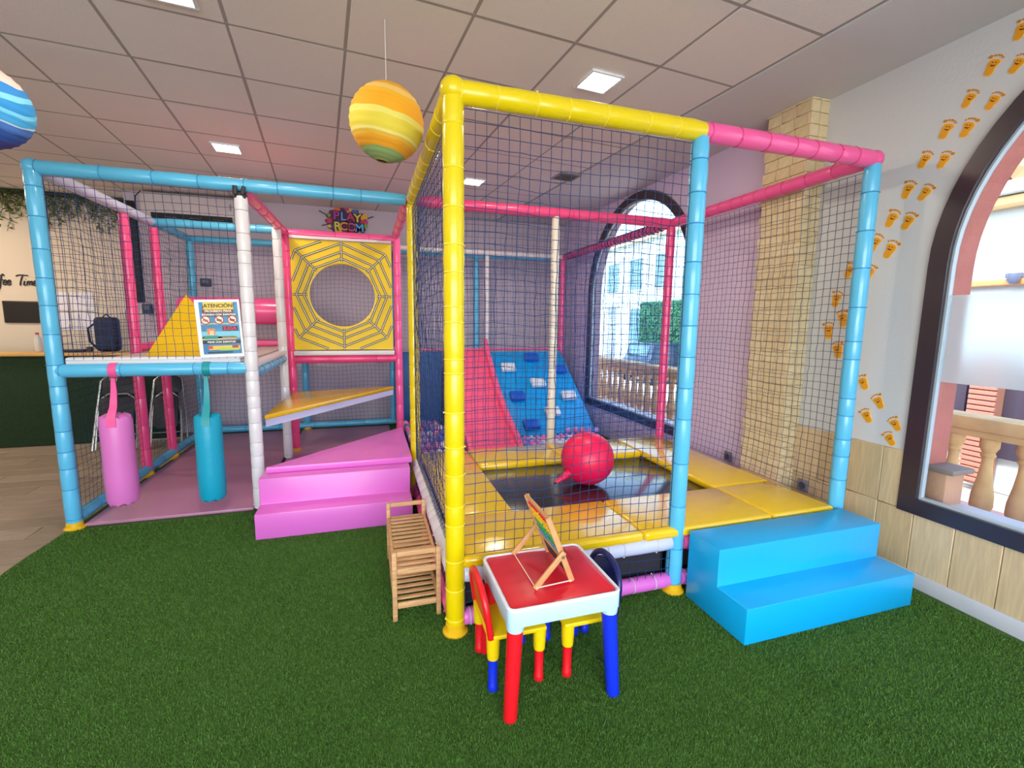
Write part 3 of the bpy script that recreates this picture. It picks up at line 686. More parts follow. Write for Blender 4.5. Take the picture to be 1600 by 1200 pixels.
for y in (ry0, ry1): B().box(((rx0+rx1)/2, y, .357), (rx1-rx0-.024, .018, .026), .004).build('handle_rail', WOOD, rk)
# ================================================================== LANTERNS
def band_mat(name, stops, scale, dist):
    m = bpy.data.materials.new(name); m.use_nodes = True; n = m.node_tree.nodes; l = m.node_tree.links; b = n['Principled BSDF']
    tc_ = n.new('ShaderNodeTexCoord'); sp = n.new('ShaderNodeSeparateXYZ'); nz = n.new('ShaderNodeTexNoise'); nz.inputs['Scale'].default_value = scale
    l.new(tc_.outputs['Object'], sp.inputs[0]); l.new(tc_.outputs['Object'], nz.inputs[0])
    ma = n.new('ShaderNodeMath'); ma.operation = 'MULTIPLY_ADD'; ma.inputs[1].default_value = dist; l.new(nz.outputs[0], ma.inputs[0]); l.new(sp.outputs[2], ma.inputs[2])
    mr = n.new('ShaderNodeMapRange'); mr.inputs[1].default_value = -.19+dist*.5; mr.inputs[2].default_value = .19+dist*.5; l.new(ma.outputs[0], mr.inputs[0])
    r = n.new('ShaderNodeValToRGB'); r.color_ramp.interpolation = 'CONSTANT'
    for i, (p, c) in enumerate(stops):
        e = r.color_ramp.elements[i] if i < 2 else r.color_ramp.elements.new(p)
        e.position = p; e.color = lin(c)
    l.new(mr.outputs[0], r.inputs[0]); l.new(r.outputs[0], b.inputs['Base Color']); b.inputs['Roughness'].default_value = .8
    b.inputs['Transmission Weight'].default_value = 0; b.inputs['Subsurface Weight'].default_value = .15; b.inputs['Subsurface Radius'].default_value = (.05, .05, .05)
    return m
def lantern(label, c, r, m, rot, zt):
    t = thing('paper_lantern', label, 'lantern', c)
    prof = []; n = 46
    for k in range(n+1):
        a = -PI/2*.9 + PI*.9*k/n; rr = r*(1 + (.012 if k % 3 == 0 else -.004)); prof.append((rr*math.cos(a), rr*math.sin(a)))
    s = B().lathe(prof, (0, 0, 0), seg=36, cap=False).build('paper_shade', m, t, local=True); s.rotation_euler = rot
    zb = prof[0]
    o = B().tube([(zb[0]*math.cos(a), zb[0]*math.sin(a), zb[1]) for a in np.arange(0, 6.28, .3)], .003, 6, True).build('ring', mat('lantern_wire', (150, 120, 60), .5), t, local=True); o.rotation_euler = rot
    B().cyl((0, 0, r*.95), (0, 0, zt-c[2]), .0022, seg=6).build('cord', mat('cord_white', (220, 214, 206), .6), t, local=True)
lantern('round orange and yellow striped paper lantern beside the yellow corner post', (.13, 2.62, 2.51), .186,
    band_mat('lantern_yellow', [(0, (150, 180, 110)), (.11, (240, 165, 30)), (.22, (236, 190, 60)), (.26, (240, 222, 130)), (.29, (236, 214, 70)), (.46, (240, 226, 110)), (.53, (252, 176, 28)), (.72, (250, 186, 40)), (.78, (252, 205, 110)), (.87, (246, 176, 40))], 5, .03), (.08, .16, 0), ZC)
lantern('round blue marbled paper lantern cut by the left edge', (-1.70, 2.95, 2.475), .187,
    band_mat('lantern_blue', [(0, (70, 70, 150)), (.2, (50, 90, 175)), (.33, (70, 120, 200)), (.42, (190, 215, 235)), (.44, (60, 160, 220)), (.55, (110, 195, 232)), (.60, (40, 140, 210)), (.70, (120, 200, 235)), (.76, (40, 130, 205)), (.86, (235, 205, 200))], 4, .10), (.1, .35, 0), ZC)

# ================================================================== WALL STICKERS: FOOTPRINTS
F_ = [(1.557, 2.9, 1.22, .084, 1), (1.651, 2.787, 1.13, .087, 1), (1.554, 2.748, .97, .078, 0), (1.73, 2.666, 1.03, .081, 1), (1.629, 2.614, .97, .076, 0), (1.815, 2.549, 1.12, .09, 1), (1.721, 2.523, 1.14, .087, 0), (1.903, 2.423, 1.11, .085, 1), (1.809, 2.394, 1.13, .082, 0), (1.97, 2.28, 1.19, .093, 1), (1.879, 2.243, .97, .085, 0), (2.039, 2.134, 1.11, .097, 1), (1.949, 2.102, 1.13, .094, 0), (2.122, 2.006, 1.18, .105, 1), (2.029, 1.955, 1.13, .101, 0), (2.26, 1.854, 1.1, .094, 1), (2.133, 1.83, 1.24, .09, 0), (2.33, 1.674, 1.35, .102, 1), (2.272, 1.547, 1.78, .107, 0), (2.361, 1.465, 1.68, .109, 1), (2.284, 1.339, 1.78, .108, 0), (2.095, 1.144, 2.09, .091, 0), (1.99, 1.038, 2.13, .089, 0), (2.048, .938, 2.1, .088, 1), (1.882, .92, 2.19, .083, 0), (1.9, .826, 2.14, .084, 1)]
def foot_poly(k):  # (side, along) in units of foot length
    p = [(-.10, -.47), (-.02, -.5), (.08, -.48), (.15, -.40), (.165, -.27), (.15, -.1), (.19, .05), (.235, .17), (.21, .27), (.08, .33), (-.08, .32), (-.2, .25), (-.235, .1), (-.2, -.06), (-.165, -.22), (-.165, -.38)]
    return [(x*k, y*k) for x, y in p]
TOES = [(-.25, .43, .075), (-.10, .505, .05), (.03, .52, .046), (.145, .485, .042), (.24, .405, .04)]
FA, FB, FC, FD = mat('sticker_border', (250, 196, 110), .6), mat('sticker_amber', (232, 160, 18), .6), mat('sticker_brown', (96, 36, 20), .6), mat('sticker_toe', (196, 128, 44), .6)
def foot_meshes(mir):
    g = -1 if mir else 1; out = []
    b = B(); b.prism([(g*x*1.09, y*1.06) for x, y in foot_poly(1)], 'x', -.006, 0)
    for x, y, r in TOES: b.cyl((-.006, g*x, y), (0, g*x, y), r*1.25, seg=12)
    out.append(b.mesh('footprint_border', FA))
    out.append(B().prism([(g*x, y) for x, y in foot_poly(.95)], 'x', -.012, -.006).mesh('sole', FB))
    tb_ = [B().cyl((-.012, g*x, y), (-.006, g*x, y), r, seg=12).mesh('toe', FD) for x, y, r in TOES]
    b = B(); b.prism([(g*-.1, .05), (g*-.02, -.03), (g*.07, -.02), (g*.12, .06), (g*.04, .03)], 'x', -.017, -.012)
    mouth = b.mesh('mouth', FC)
    b = B(); b.cyl((-.017, g*-.05, .16), (-.012, g*-.05, .16), .028, seg=10); b.cyl((-.017, g*.08, .16), (-.012, g*.08, .16), .028, seg=10)
    return out, tb_, mouth, b.mesh('eyes', FC)
FM_ = [foot_meshes(0), foot_meshes(1)]
names_ = ['topmost, beside the window arch and cut by the edge'] + sum([['in pair %s up the arch, nearer the pillar' % s, 'in pair %s up the arch, nearer the window' % s] for s in ('seventh', 'sixth', 'fifth', 'fourth', 'third', 'second')], [])
LBL = ['at the very top right corner of the wall']
ords = ['highest complete', 'second-highest', 'third-highest', 'fourth-highest', 'fifth-highest', 'sixth-highest', 'seventh-highest', 'eighth-highest']
seq = [2, 1, 4, 3, 6, 5, 8, 7, 10, 9, 12, 11, 14, 13, 16, 15]
pos_label = {0: 'amber footprint sticker cut by the top right edge of the photo'}
for q in range(8):
    pos_label[1+2*q] = 'amber smiling footprint sticker, left one of the %s pair above the window' % ords[q]
    pos_label[2+2*q] = 'amber smiling footprint sticker, right one of the %s pair above the window' % ords[q]
pos_label.update({17: 'amber footprint sticker behind the net, highest beside the blue post', 18: 'amber footprint sticker behind the net, half hidden by the blue post, upper', 19: 'amber footprint sticker behind the net, farthest left of its cluster', 20: 'amber footprint sticker behind the net, lowest beside the blue post',
    21: 'amber smiling footprint sticker, topmost of the trail over the wood tiles', 22: 'amber smiling footprint sticker, second highest of the trail over the wood tiles', 23: 'amber smiling footprint sticker, third down the lower trail, nearest the post', 24: 'amber smiling footprint sticker, closest to the dark window frame', 25: 'amber smiling footprint sticker, lowest of all, just above the wood tiles'})
for k, (y, z, a, L, s) in enumerate(F_):
    out, toes, mouth, eyes = FM_[s]
    t = link('footprint', out[0], None, (XR-.0, y, z), (PI/2-a, 0, 0)); t.scale = (.35, L*1.3, L*1.0)
    tag(t, pos_label[k], 'sticker', 'footprint stickers on the right wall')
    link('sole', out[1], t)
    for tm in toes: link('toe', tm, t)
    link('mouth', mouth, t); link('eyes', eyes, t)
SOC = mat('socket_grey', (120, 118, 128), .5)
for y, z, lab in ((2.42, .355, 'grey wall socket on the wood tiles behind the netting'), (3.15, .36, 'grey wall socket on the rear right wall left of the brick pillar')):
    t = thing('wall_socket', lab, 'socket', (XR-.016, y, z))
    B().box((XR-.024, y, z), (.014, .085, .085), .006).build('plate', SOC, t)
    B().lathe([(.026, 0), (.024, .003), (.019, .003), (.018, .001)], (XR-.031, y, z), (-1, 0, 0), 16).build('outlet', mat('socket_dark', (70, 68, 76), .5), t)

# ================================================================== SIGNS, AIR CONDITIONER
def play_sign():
    cx, cz, y = -.22, 2.83, 6.915
    t = thing('play_room_sign', 'colourful cut-out PLAY ROOM sign on the back wall above the web panel', 'sign', (cx, y, cz))
    r = random.Random(3); pts = []
    for k in range(44):
        a = 2*PI*k/44; rr = 1 + r.uniform(-.13, .1); pts.append((cx+.27*rr*math.cos(a), cz+.20*rr*math.sin(a)*.9))
    B().prism(pts, 'y', y-.012, y+.002).build('backing', mat('sign_purple', (92, 30, 92), .5), t)
    pc = [(214, 40, 90), (240, 190, 40), (60, 110, 190), (190, 60, 160), (235, 120, 40), (120, 180, 60)]
    for k in range(22):
        a = r.uniform(0, 6.28); q = r.uniform(.72, .98); R1 = r.uniform(.022, .05)
        px, pz = cx+.27*q*math.cos(a), cz+.18*q*math.sin(a)
        B().prism([(px+R1*(1+r.uniform(-.3, .3))*math.cos(b_), pz+R1*(1+r.uniform(-.3, .3))*math.sin(b_)) for b_ in np.arange(0, 6.2, .7)], 'y', y-.018-.001*k*.3, y-.012).build('splash', mat('splash_%d' % (k % 6), pc[k % 6], .5), t)
    for px, pz, ang in ((-.3, .09, .5), (.30, .07, -.4), (-.14, .21, 1.2), (-.27, -.06, -.3)):
        B().box((cx+px, y-.01, cz+pz), (.11, .006, .012), rot=(0, ang, 0)).build('spike', mat('sign_dark', (44, 22, 52), .5), t)
    for ch, x, z, c, s in (('P', -.13, .06, (190, 50, 170), .15), ('L', -.04, .055, (90, 175, 235), .15), ('A', .05, .055, (214, 50, 120), .15), ('Y', .14, .045, (242, 214, 80), .15),
                           ('R', -.12, -.075, (226, 228, 90), .145), ('O', -.03, -.075, (244, 150, 60), .145), ('O', .06, -.08, (226, 70, 150), .145), ('M', .16, -.085, (90, 185, 245), .145)):
        text('letter', ch, s, mat('let_dark', (40, 16, 46), .5), t, (cx+x, y-.023, cz+z), (PI/2, 0, 0), .002, 1.1, .014)
        text('letter', ch, s, mat('let_%d%d' % (c[0], c[1]), c, .4), t, (cx+x, y-.029, cz+z), (PI/2, 0, 0), .002, 1.1, .003)
play_sign()
ac = thing('air_conditioner', 'white wall-mounted air conditioner above the left netting', 'air conditioner', (-1.98, 6.92, 2.63))
ACM = mat('ac_white', (214, 204, 206), .35)
B().prism([(6.92, 2.64), (6.92, 2.975), (6.72, 2.975), (6.685, 2.95), (6.68, 2.74), (6.72, 2.65)], 'x', -2.5, -1.46, .008).build('casing', ACM, ac)
B().prism([(6.679, 2.705), (6.682, 2.735), (6.705, 2.665), (6.70, 2.66)], 'x', -2.4, -1.55).build('louvre', BLK, ac)
for k in range(3): B().box((-2.2+.25*k, 6.676, 2.69), (.12, .004, .006), rot=(.5, 0, 0)).build('vane', mat('vane', (120, 110, 105), .5), ac)
B().box((-1.56, 6.675, 2.85), (.02, .006, .08), .002).build('display', mat('ac_grey', (160, 152, 156), .4), ac)
B().tube([(-2.49, 6.70, 2.97), (-2.53, 6.66, 2.9), (-2.54, 6.66, 2.75), (-2.5, 6.68, 2.62)], .006, 6).build('cable', BLK, ac)
t = thing('banner_panel', 'tall narrow dark panel at the left end of the back wall', 'panel', (-2.66, 6.9, 1.7))
B().box((-2.67, 6.885, 2.28), (.09, .06, 1.2), .004).build('panel_body', mat('dark_green_black', (18, 26, 24), .6), t)
t = thing('card_reader', 'small dark box on the wall under the narrow dark panel', 'box', (-2.6, 6.9, 1.5))
B().box((-2.6, 6.89, 1.6), (.1, .05, .12), .008).build('box_body', mat('reader_dark', (60, 66, 84), .5), t); B().box((-2.6, 6.862, 1.62), (.06, .004, .05)).build('screen', mat('reader_screen', (120, 116, 120), .4), t)
t = thing('wall_thermostat', 'small dark control box right of the pink rear posts', 'box', (-1.93, 6.92, 1.9))
B().box((-1.95, 6.905, 1.95), (.12, .03, .1), .006).build('box_body', mat('reader_dark', (60, 66, 84), .5), t); B().box((-1.95, 6.889, 1.96), (.07, .003, .04)).build('screen', mat('reader_screen', (120, 116, 120), .4), t)
# poster on the front net
def poster():
    c = Vector((-1.02, Y1-.045, 1.425)); t = thing('poster', 'colourful rules poster in a white sleeve tied to the front net', 'poster', c)
    t.rotation_euler = (0, -.035, 0)
    L = lambda b, n_, m: b.build(n_, m, t, local=True)
    L(B().box((0, 0, 0), (.285, .004, .415), .001, seg=1), 'sleeve', mat('poster_white', (226, 228, 236), .25, coat=.5))
    L(B().box((.006, -.003, .003), (.245, .002, .375), .0), 'print_ground', mat('poster_blue', (34, 128, 178), .35, var=.35, vscale=16))
    y = -.0045
    def blk(x, z, w_, h, c_, k=0): L(B().box((x, y-.0006*k, z), (w_, .001, h)), 'print_patch', mat('pp_%d_%d_%d' % c_, c_, .4))
    blk(.006, .163, .19, .05, (244, 206, 50)); blk(.0, .125, .20, .022, (140, 30, 50)); blk(.006, .10, .20, .024, (24, 26, 40))
    blk(.006, .035, .24, .008, (200, 190, 120)); blk(.006, -.045, .24, .05, (120, 200, 220)); blk(-.01, -.068, .22, .022, (225, 205, 140)); blk(-.06, -.062, .09, .024, (20, 140, 130), 1); blk(.06, -.068, .1, .014, (170, 140, 90), 1)
    blk(.006, -.097, .245, .026, (36, 24, 30)); blk(.006, -.145, .245, .06, (40, 120, 170)); blk(.02, -.138, .2, .03, (236, 190, 60), 1); blk(.05, -.148, .12, .02, (170, 205, 60), 2); blk(-.01, -.172, .16, .01, (30, 40, 40), 2); blk(-.07, -.135, .03, .02, (200, 60, 50), 2); blk(.09, -.132, .04, .018, (180, 40, 50), 3)
    blk(-.055, -.022, .05, .045, (232, 130, 50), 1); blk(-.052, -.03, .026, .03, (240, 200, 160), 2)
    blk(.068, .0, .1, .034, (70, 20, 40), 1)
    for i, (x, c_) in enumerate(((-.082, (190, 130, 120)), (.004, (110, 105, 110)), (.087, (150, 50, 30)))):
        L(B().cyl((x, y, .062), (x, y-.0012, .062), .031, seg=24), 'sign_disc', mat('pp_red', (170, 24, 44), .4))
        L(B().cyl((x, y-.0012, .062), (x, y-.0018, .062), .025, seg=24), 'sign_disc', mat('pp_cream', (245, 228, 205), .4))
        L(B().box((x, y-.0024, .06), (.034, .001, .018), rot=(0, .3, 0)), 'sign_shoe', mat('pp_shoe%d' % i, c_, .4))
        L(B().box((x, y-.0034, .062), (.05, .001, .006), rot=(0, PI/4, 0)), 'sign_slash', mat('pp_red', (170, 24, 44), .4))
    for s, z, sz, c_, x in (('¡ATENCIÓN!', .163, .036, (40, 24, 20), .006), ('PROHIBIDO PISAR', .125, .021, (250, 235, 200), .004), ('ESTANDO CON ZAPATOS!', .10, .0175, (250, 250, 235), .006), ('JUGA', .0, .035, (226, 40, 90), .068), ('PISAR CON ZAPATOS!', -.097, .018, (240, 235, 220), .006)):
        text('lettering', s, sz, mat('ptx_%d_%d' % c_[:2], c_, .4), None, (0, 0, 0), None, .0006, 1, .0006)
        o = C.objects[-1] if False else bpy.context.scene.collection.objects[-1]
        o.parent = t; o.location = (x, y-.004, z); o.rotation_euler = (PI/2, 0, 0)
    for x in (-.135, .135):
        for z in (-.2, .2): L(B().cyl((x, -.001, z), (x, -.005, z), .004, seg=8), 'eyelet', STEEL)
poster()

# ================================================================== COFFEE CORNER
ct = thing('coffee_counter', 'counter clad in dark green turf with a wooden top', 'counter', (-4.4, 6.85, 0))
B().box((-4.45, 6.745, .525), (4.2, .3, 1.04), .004).build('counter_body', mat('turf_dark', (26, 50, 22), .95, bump=.6, bscale=70, var=.25, vscale=60), ct)
B().box((-4.45, 6.735, 1.065), (4.24, .35, .035), .006).build('counter_top', mat('counter_wood', (216, 166, 92), .45, var=.12), ct)
bt = thing('water_bottle', 'clear plastic bottle with red cap on the counter', 'bottle', (-3.66, 6.78, 1.083))
B().lathe([(.03, 0), (.035, .01), (.035, .13), (.03, .16), (.013, .19), (.013, .2)], (-3.66, 6.78, 1.085), seg=16).build('bottle_body', mat('bottle_clear', (205, 202, 196), .15), bt)
B().lathe([(.016, 0), (.016, .022)], (-3.66, 6.78, 1.285), seg=12).build('cap', mat('cap_red', (190, 40, 40), .4), bt)
bg_ = thing('backpack', 'dark navy backpack standing on the counter', 'backpack', (-3.0, 6.82, 1.083))
BPM = mat('backpack_navy', (26, 32, 56), .7, bump=.3, bscale=30)
B().box((-3.0, 6.82, 1.29), (.23, .15, .41), .045, seg=3).build('bag_body', BPM, bg_); B().box((-3.0, 6.755, 1.19), (.2, .05, .17), .02).build('front_pocket', BPM, bg_)
B().tube([(-3.11, 6.8, 1.42), (-3.17, 6.77, 1.36), (-3.16, 6.77, 1.2), (-3.11, 6.8, 1.12)], .012, 6).build('shoulder_strap', BPM, bg_); B().tube([(-3.04, 6.82, 1.49), (-3.0, 6.82, 1.53), (-2.96, 6.82, 1.49)], .008, 6).build('grab_handle', BPM, bg_)
t = thing('glasses_case', 'low dark object lying on the counter left of the backpack', 'tray', (-3.3, 6.72, 1.083)); B().box((-3.32, 6.72, 1.1), (.26, .09, .03), .012).build('tray_body', mat('case_dark', (44, 42, 52), .5), t); B().box((-3.15, 6.72, 1.115), (.05, .05, .06), .01).build('small_box', mat('case_dark2', (60, 50, 46), .5), t)
t = thing('menu_board', 'black framed menu board on the cream wall', 'board', (-4.08, 7.39, 1.42))
B().box((-4.06, 7.388, 1.545), (.46, .02, .27), .004).build('board_frame', mat('frame_wood', (60, 44, 34), .5), t); B().box((-4.06, 7.376, 1.545), (.43, .008, .24)).build('board_face', mat('board_black', (22, 18, 20), .5), t)
t = thing('wall_notice', 'pale paper notice sheets on the wall behind the left netting', 'notice', (-3.6, 7.39, 1.4))
for dx, dz in ((-.13, .12), (.13, .12), (-.13, -.13), (.13, -.13)): B().box((-3.62+dx, 7.39, 1.57+dz), (.24, .006, .23)).build('sheet', mat('paper_pale', (232, 226, 236), .7), t)
# handwritten wall lettering
def script(word, ox, oz, s, strokes):
    for ch, pls in strokes:
        b = B()
        for pl in pls:
            pts = [Vector((ox+(x+.18*z)*s, 7.392, oz+z*s)) for x, z in pl]; sm = []
            for i in range(len(pts)-1):
                p0, p1, p2, p3 = pts[max(i-1, 0)], pts[i], pts[i+1], pts[min(i+2, len(pts)-1)]
                for q in range(4):
                    u = q/4; sm.append(.5*((2*p1)+(p2-p0)*u+(2*p0-5*p1+4*p2-p3)*u*u+(3*p1-p0-3*p2+p3)*u**3))
            sm.append(pts[-1]); b.tube(sm, .0075, 6)
        yield ch, b
LT = thing('wall_lettering', 'dark handwritten Coffee Time lettering on the cream wall', 'lettering', (-4.1, 7.39, 1.9))
e_ = lambda x: [(x, .2), (x+.22, .26), (x+.18, .45), (x+.05, .4), (x+.02, .1), (x+.15, -.0), (x+.28, .12)]
f_ = lambda x: [(x+.3, .85), (x+.2, 1.0), (x+.1, .8), (x+.08, -.3), (x-.05, -.45)]
ST = [('C', [[(-.35, .8), (-.5, .95), (-.75, .7), (-.8, .3), (-.6, 0), (-.35, .15)]]), ('o', [[(-.1, .42), (-.25, .2), (-.12, 0), (.05, .2), (-.1, .42), (.1, .38)]]), ('f', [f_(.2), [(.1, .45), (.45, .48)]]), ('f', [f_(.5), [(.4, .45), (.75, .48)]]), ('e', [e_(.78)]), ('e', [e_(1.1)]),
      ('T', [[(1.7, .85), (1.95, .98), (2.6, .95)], [(2.2, .95), (2.1, .4), (2.1, -.02)]]), ('i', [[(2.4, .42), (2.38, .05), (2.5, .02)], [(2.44, .6), (2.45, .63)]]), ('m', [[(2.62, .42), (2.6, 0)], [(2.61, .25), (2.75, .42), (2.8, .02)], [(2.8, .25), (2.95, .42), (3.0, .02)]]), ('e', [e_(3.1)])]
for ch, b in script('', -4.365, 1.875, .128, ST): b.build('letter', mat('lettering_dark', (52, 46, 44), .7), LT)
# hanging greenery
gd = thing('hanging_garland', 'green trailing plant garland under the ceiling of the coffee corner', 'garland', (-4.3, 7.3, 3.0))
LG = mat('leaf_green', (92, 112, 48), .6, var=.4, vscale=9)
b = B(); lf = B()
for k in range(150):
    x = -5.4 + 2.75*k/150 + random.uniform(-.02, .02); L = random.uniform(.10, .34) if random.random() < .75 else random.uniform(.34, .5)
    y = 7.33+random.uniform(-.06, .04); ph = random.uniform(0, 6); pts = [(x+.03*math.sin(ph+6*u), y, 2.99-L*u) for u in (0, .25, .5, .75, 1)]
    b.tube(pts, .0025, 4)
    for q in range(int(L/.028)):
        u = q/(L/.028); z = 2.99-L*u; a = random.uniform(0, 6.28); s = random.uniform(.016, .03)
        cx = x+.03*math.sin(ph+6*u); d = Vector((math.cos(a), math.sin(a)*.6, -.5)).normalized(); w_ = d.orthogonal().normalized()
        c0 = Vector((cx, y, z)); vs = [lf.bm.verts.new(p) for p in (c0, c0+d*s+w_*s*.6, c0+d*s*2.1, c0+d*s-w_*s*.6)]; lf.bm.faces.new(vs)
b.build('stems', mat('stem_brown', (80, 74, 40), .7), gd); o = lf.build('leaves', LG, gd); o['kind'] = 'stuff'
B().box((-4.05, 7.36, 2.985), (2.75, .06, .05)).build('support_rail', mat('rail_dark', (52, 58, 40), .7), gd)
# folded metal chairs leaning on the counter
def fold_chair(label, x, y, w_, lean):
    t = thing('folding_chair', label, 'chair', (x, y, 0), 0, None); t.rotation_euler = (lean, 0, .05)
    hw = w_/2; L = lambda b, n_, m: b.build(n_, m, t, local=True)
    fr = [(-hw, 0, .012), (-hw+.03, 0, .45), (-hw+.06, 0, .80), (-hw+.13, 0, .87), (hw-.13, 0, .87), (hw-.06, 0, .80), (hw-.03, 0, .45), (hw, 0, .012)]
    L(B().tube(fr, .012, 8), 'frame', STEEL)
    f2 = [(-hw+.05, -.05, .012), (-hw+.06, -.05, .40), (-hw+.10, -.05, .60), (-hw+.15, -.05, .64), (hw-.15, -.05, .64), (hw-.10, -.05, .60), (hw-.06, -.05, .40), (hw-.05, -.05, .012)]
    L(B().tube(f2, .011, 8), 'rear_frame', STEEL)
    for z, yy, q in ((.10, -.05, .055), (.18, 0, .02), (.28, -.05, .06)): L(B().cyl((-hw+q, yy, z), (hw-q, yy, z), .008, seg=8), 'stretcher', STEEL)
    L(B().prism(rrect(-hw+.075, hw-.075, .64, .84, .04), 'y', -.012, .012, .004), 'backrest', mat('chair_black', (26, 25, 28), .5))
    L(B().prism(rrect(-hw+.08, hw-.08, .22, .60, .05), 'y', -.085, -.06, .006), 'seat', mat('chair_black', (26, 25, 28), .5))
fold_chair('folded black and chrome chair leaning on the counter behind the pink bag', -2.72, 6.15, .48, -.28)
fold_chair('folded black and chrome chair leaning on the counter between the pink posts', -2.25, 6.16, .40, -.28)

# ================================================================== OUTSIDE
struct(B().box((22, 8, -.66), (38, 70, .2)).build('street_ground', mat('paving', (206, 190, 176), .9, bump=.1)))
ter = struct(B().box((4.0, 4, -.03), (1.45, 14, .18)).build('terrace_floor', mat('terrace_tile', (214, 158, 140), .8)))
bs_ = thing('balustrade', 'sandstone balustrade with turned balusters outside the windows', 'balustrade', (4.0, 4, .06))
SS = mat('sandstone', (226, 190, 138), .85, bump=.25, bscale=30, var=.12, vscale=8)
B().box((4.0, 4.2, .855), (.22, 11.6, .09), .012).build('top_rail', SS, bs_); B().box((4.0, 4.2, .785), (.15, 11.6, .05), .008).build('under_rail', SS, bs_); B().box((4.0, 4.2, .09), (.2, 11.6, .06), .008).build('base_rail', SS, bs_)
bme = B().lathe([(.055, 0), (.055, .05), (.035, .06), (.04, .09), (.062, .17), (.06, .24), (.042, .35), (.031, .45), (.03, .50), (.042, .52), (.033, .54), (.052, .58), (.052, .64)], seg=14).mesh('baluster', SS)
for k in range(62): link('baluster', bme, bs_, (0, -5.5+.19*k+.0, .06))
# white house across the street, seen through the near window
h1 = thing('white_house', 'bright white house with tiled eaves across the street, seen in the near window', 'house', (7.5, 2, -.5))
WHW = mat('stucco_white', (206, 222, 232), .9, bump=.05); TR = mat('roof_tile', (190, 142, 106), .85, var=.2)
B().box((9.5, .6, .75), (4.0, 8.0, 2.6)).build('wall', WHW, h1); B().box((9.52, .6, 2.6), (4.0, 8.0, 1.1)).build('upper_wall', WHW, h1)
B().box((7.42, .6, 3.0), (.3, 8.1, .10), .02).build('cornice', mat('cornice_cream', (236, 206, 146), .8), h1); B().box((7.36, .6, 3.13), (.42, 8.2, .14), .02).build('cornice', WHW, h1)
B().box((7.46, .6, 2.05), (.14, 8.0, .07), .01).build('ledge', mat('ledge_ochre', (212, 150, 96), .8), h1)
rt = B().cyl((0, 0, 0), (1.6, 0, .55), .085, seg=8).mesh('roof_tile', TR)
for k in range(44): link('roof_tile', rt, h1, (7.15-7.5, -3.3+.18*k-2+2*.0+.0, 3.25+.5))
B().prism([(7.3, 3.2), (9.5, 3.95), (11.7, 3.2)], 'y', -3.4, 4.6).build('roof', TR, h1)
b0 = mat('shutter_dark', (66, 56, 74), .6)
for k in range(22): B().box((7.46, 4.4-.36*k+0, .5), (.1, .34, 1.2), .006).build('shutter_board', b0, h1)
for yy in (3.62, 1.5): 
    col = B().box((7.36, yy, .42), (.2, .25, 1.75)).build('brick_pier', mat('pier_joint', (176, 120, 96), .9), h1)
    for k in range(26): B().box((7.25, yy, -.4+.065*k), (.04, .27, .05), .006, seg=1).build('brick', mat('pier_brick', (196, 126, 108), .85), col)
wlm = thing('wall_lamp', 'dark bracket lamp on the white house', 'lamp', (7.45, 3.52, 2.1))
B().box((7.40, 3.56, 2.12), (.12, .14, .06), .01).build('bracket', mat('lamp_iron', (96, 104, 130), .5), wlm); B().lathe([(.03, 0), (.06, .05), (.05, .12)], (7.33, 3.54, 2.02), seg=10).build('lamp_head', mat('lamp_iron', (96, 104, 130), .5), wlm)
# houses, hedge and car seen through the far window
def house(label, x, y, w_, d, z0, z1, m, rm, wins):
    t = thing('far_house', label, 'house', (x, y, z0))
    B().box((x+d/2, y, (z0+z1)/2), (d, w_, z1-z0)).build('wall', m, t)
    B().prism([(x-.4, z1), (x+d/2, z1+1.1), (x+d+.4, z1)], 'y', y-w_/2-.3, y+w_/2+.3).build('roof', rm, t)
    B().box((x-.1, y, z1-.1), (.3, w_+.2, .2)).build('eave', mat('eave_cream', (230, 214, 186), .8), t)
    for wy, wz, ww, wh in wins:
        f = B().box((x-.03, wy, wz), (.1, ww+.16, wh+.16)).build('window', mat('win_white', (214, 222, 228), .6), t)
        B().box((x-.09, wy, wz), (.04, ww, wh)).build('pane', mat('far_glass', (84, 128, 150), .15), f)
house('pale house with blue windows behind the hedge', 14, 21, 13, 6, -.56, 6.0, mat('stucco_cool', (178, 210, 222), .9), TR, [(17.5, 4.1, 1.2, 1.6), (19.8, 4.1, 1.2, 1.6), (22.2, 4.1, 1.2, 1.6), (24.6, 4.1, 1.2, 1.6), (17.5, 1.4, 1.2, 1.8), (22, 1.4, 1.2, 1.8)])
house('tall white house at the far left of the street', 12.5, 31.2, 3.4, 5, -.56, 6.8, mat('stucco_white2', (206, 224, 232), .9), TR, [(30.5, 4.4, .8, 1.4), (31.9, 4.4, .8, 1.4)])
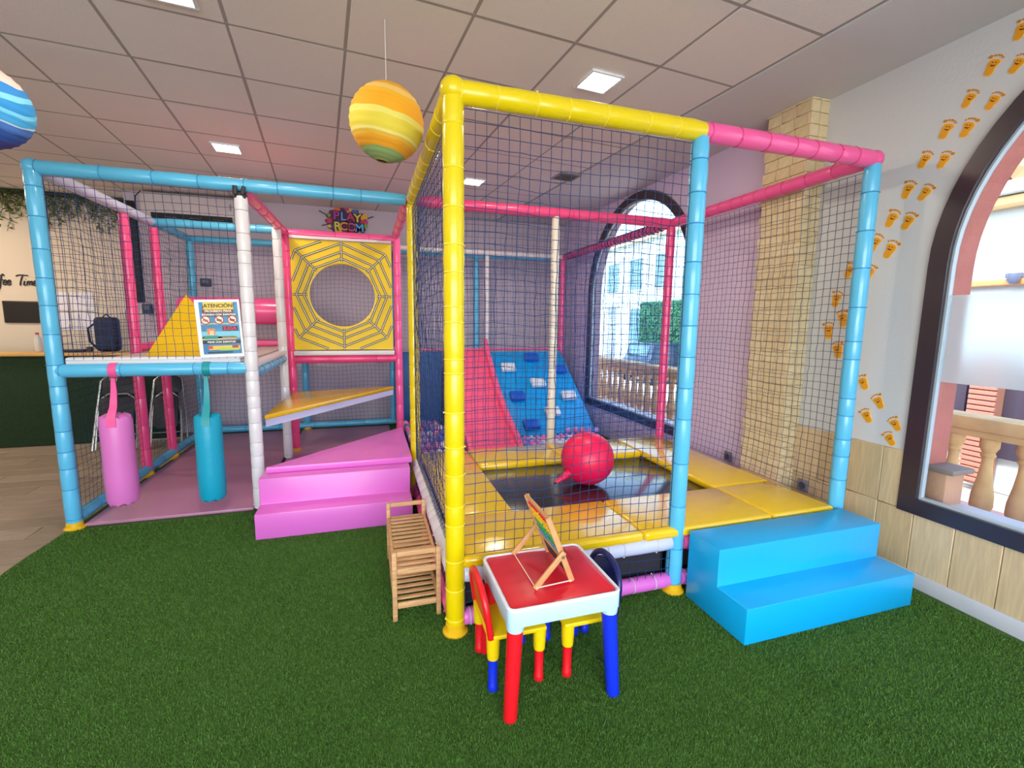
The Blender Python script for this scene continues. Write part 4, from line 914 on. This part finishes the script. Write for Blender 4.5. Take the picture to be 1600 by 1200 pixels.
hd = thing('hedge', 'dense clipped green hedge across the street', 'hedge', (11.2, 15, -.56))
b = B(); HG = mat('hedge_green', (44, 112, 84), .8, var=.5, vscale=6, bump=.6, bscale=25)
b.box((11.6, 14.6, .95), (.9, 5.6, 2.9), .12); b.build('hedge_body', HG, hd)
lf = B()
for k in range(6000):
    y = random.uniform(11.8, 17.4); z = random.uniform(-.5, 2.42); x = 11.12+random.uniform(-.06, .05); a = random.uniform(0, 6.28); s = random.uniform(.03, .06)
    c0 = Vector((x, y, z)); d = Vector((-.4, math.cos(a), math.sin(a))).normalized(); w_ = d.orthogonal().normalized()
    lf.bm.faces.new([lf.bm.verts.new(p) for p in (c0, c0+d*s+w_*s*.6, c0+d*s*2, c0+d*s-w_*s*.6)])
o = lf.build('leaves', HG, hd); o['kind'] = 'stuff'
wl = thing('garden_wall', 'low pale garden wall with a white gate pillar outside the far window', 'wall', (8.6, 15, -.56))
B().box((8.7, 15.8, .75), (.5, .75, 2.6), .03).build('gate_pillar', WHW, wl); B().box((8.7, 15.8, 2.1), (.65, .9, .12), .02).build('pillar_cap', WHW, wl)
B().box((8.7, 18.8, .1), (.25, 5, 1.3), .02).build('wall_panel', mat('garden_wall', (220, 196, 166), .9), wl)
cr = thing('car', 'small dark parked car seen through the far window', 'car', (9.6, 14.0, -.56))
CB = mat('car_blue', (36, 60, 84), .25, coat=.5)
b = B(); b.prism([(-.85, .25), (-.87, .7), (-.6, .92), (-.5, 1.38), (.5, 1.42), (.66, .95), (.85, .8), (.87, .25)], 'y', -.8, .8, .06)
o = b.build('car_body', CB, cr, local=True)
for sx in (-.55, .55):
    for sy in (-.8, .8): B().cyl((sx, sy-.09, .28), (sx, sy+.09, .28), .28, seg=18).build('wheel', BLK, cr, local=True)
B().box((-.57, 0, 1.13), (.05, 1.2, .36), .01, rot=(0, .22, 0)).build('windscreen', mat('far_glass', (84, 128, 150), .15), cr, local=True)
for sy in (-.55, .55): B().box((-.86, sy, .72), (.05, .25, .12), .02).build('headlamp', WHT, cr, local=True)
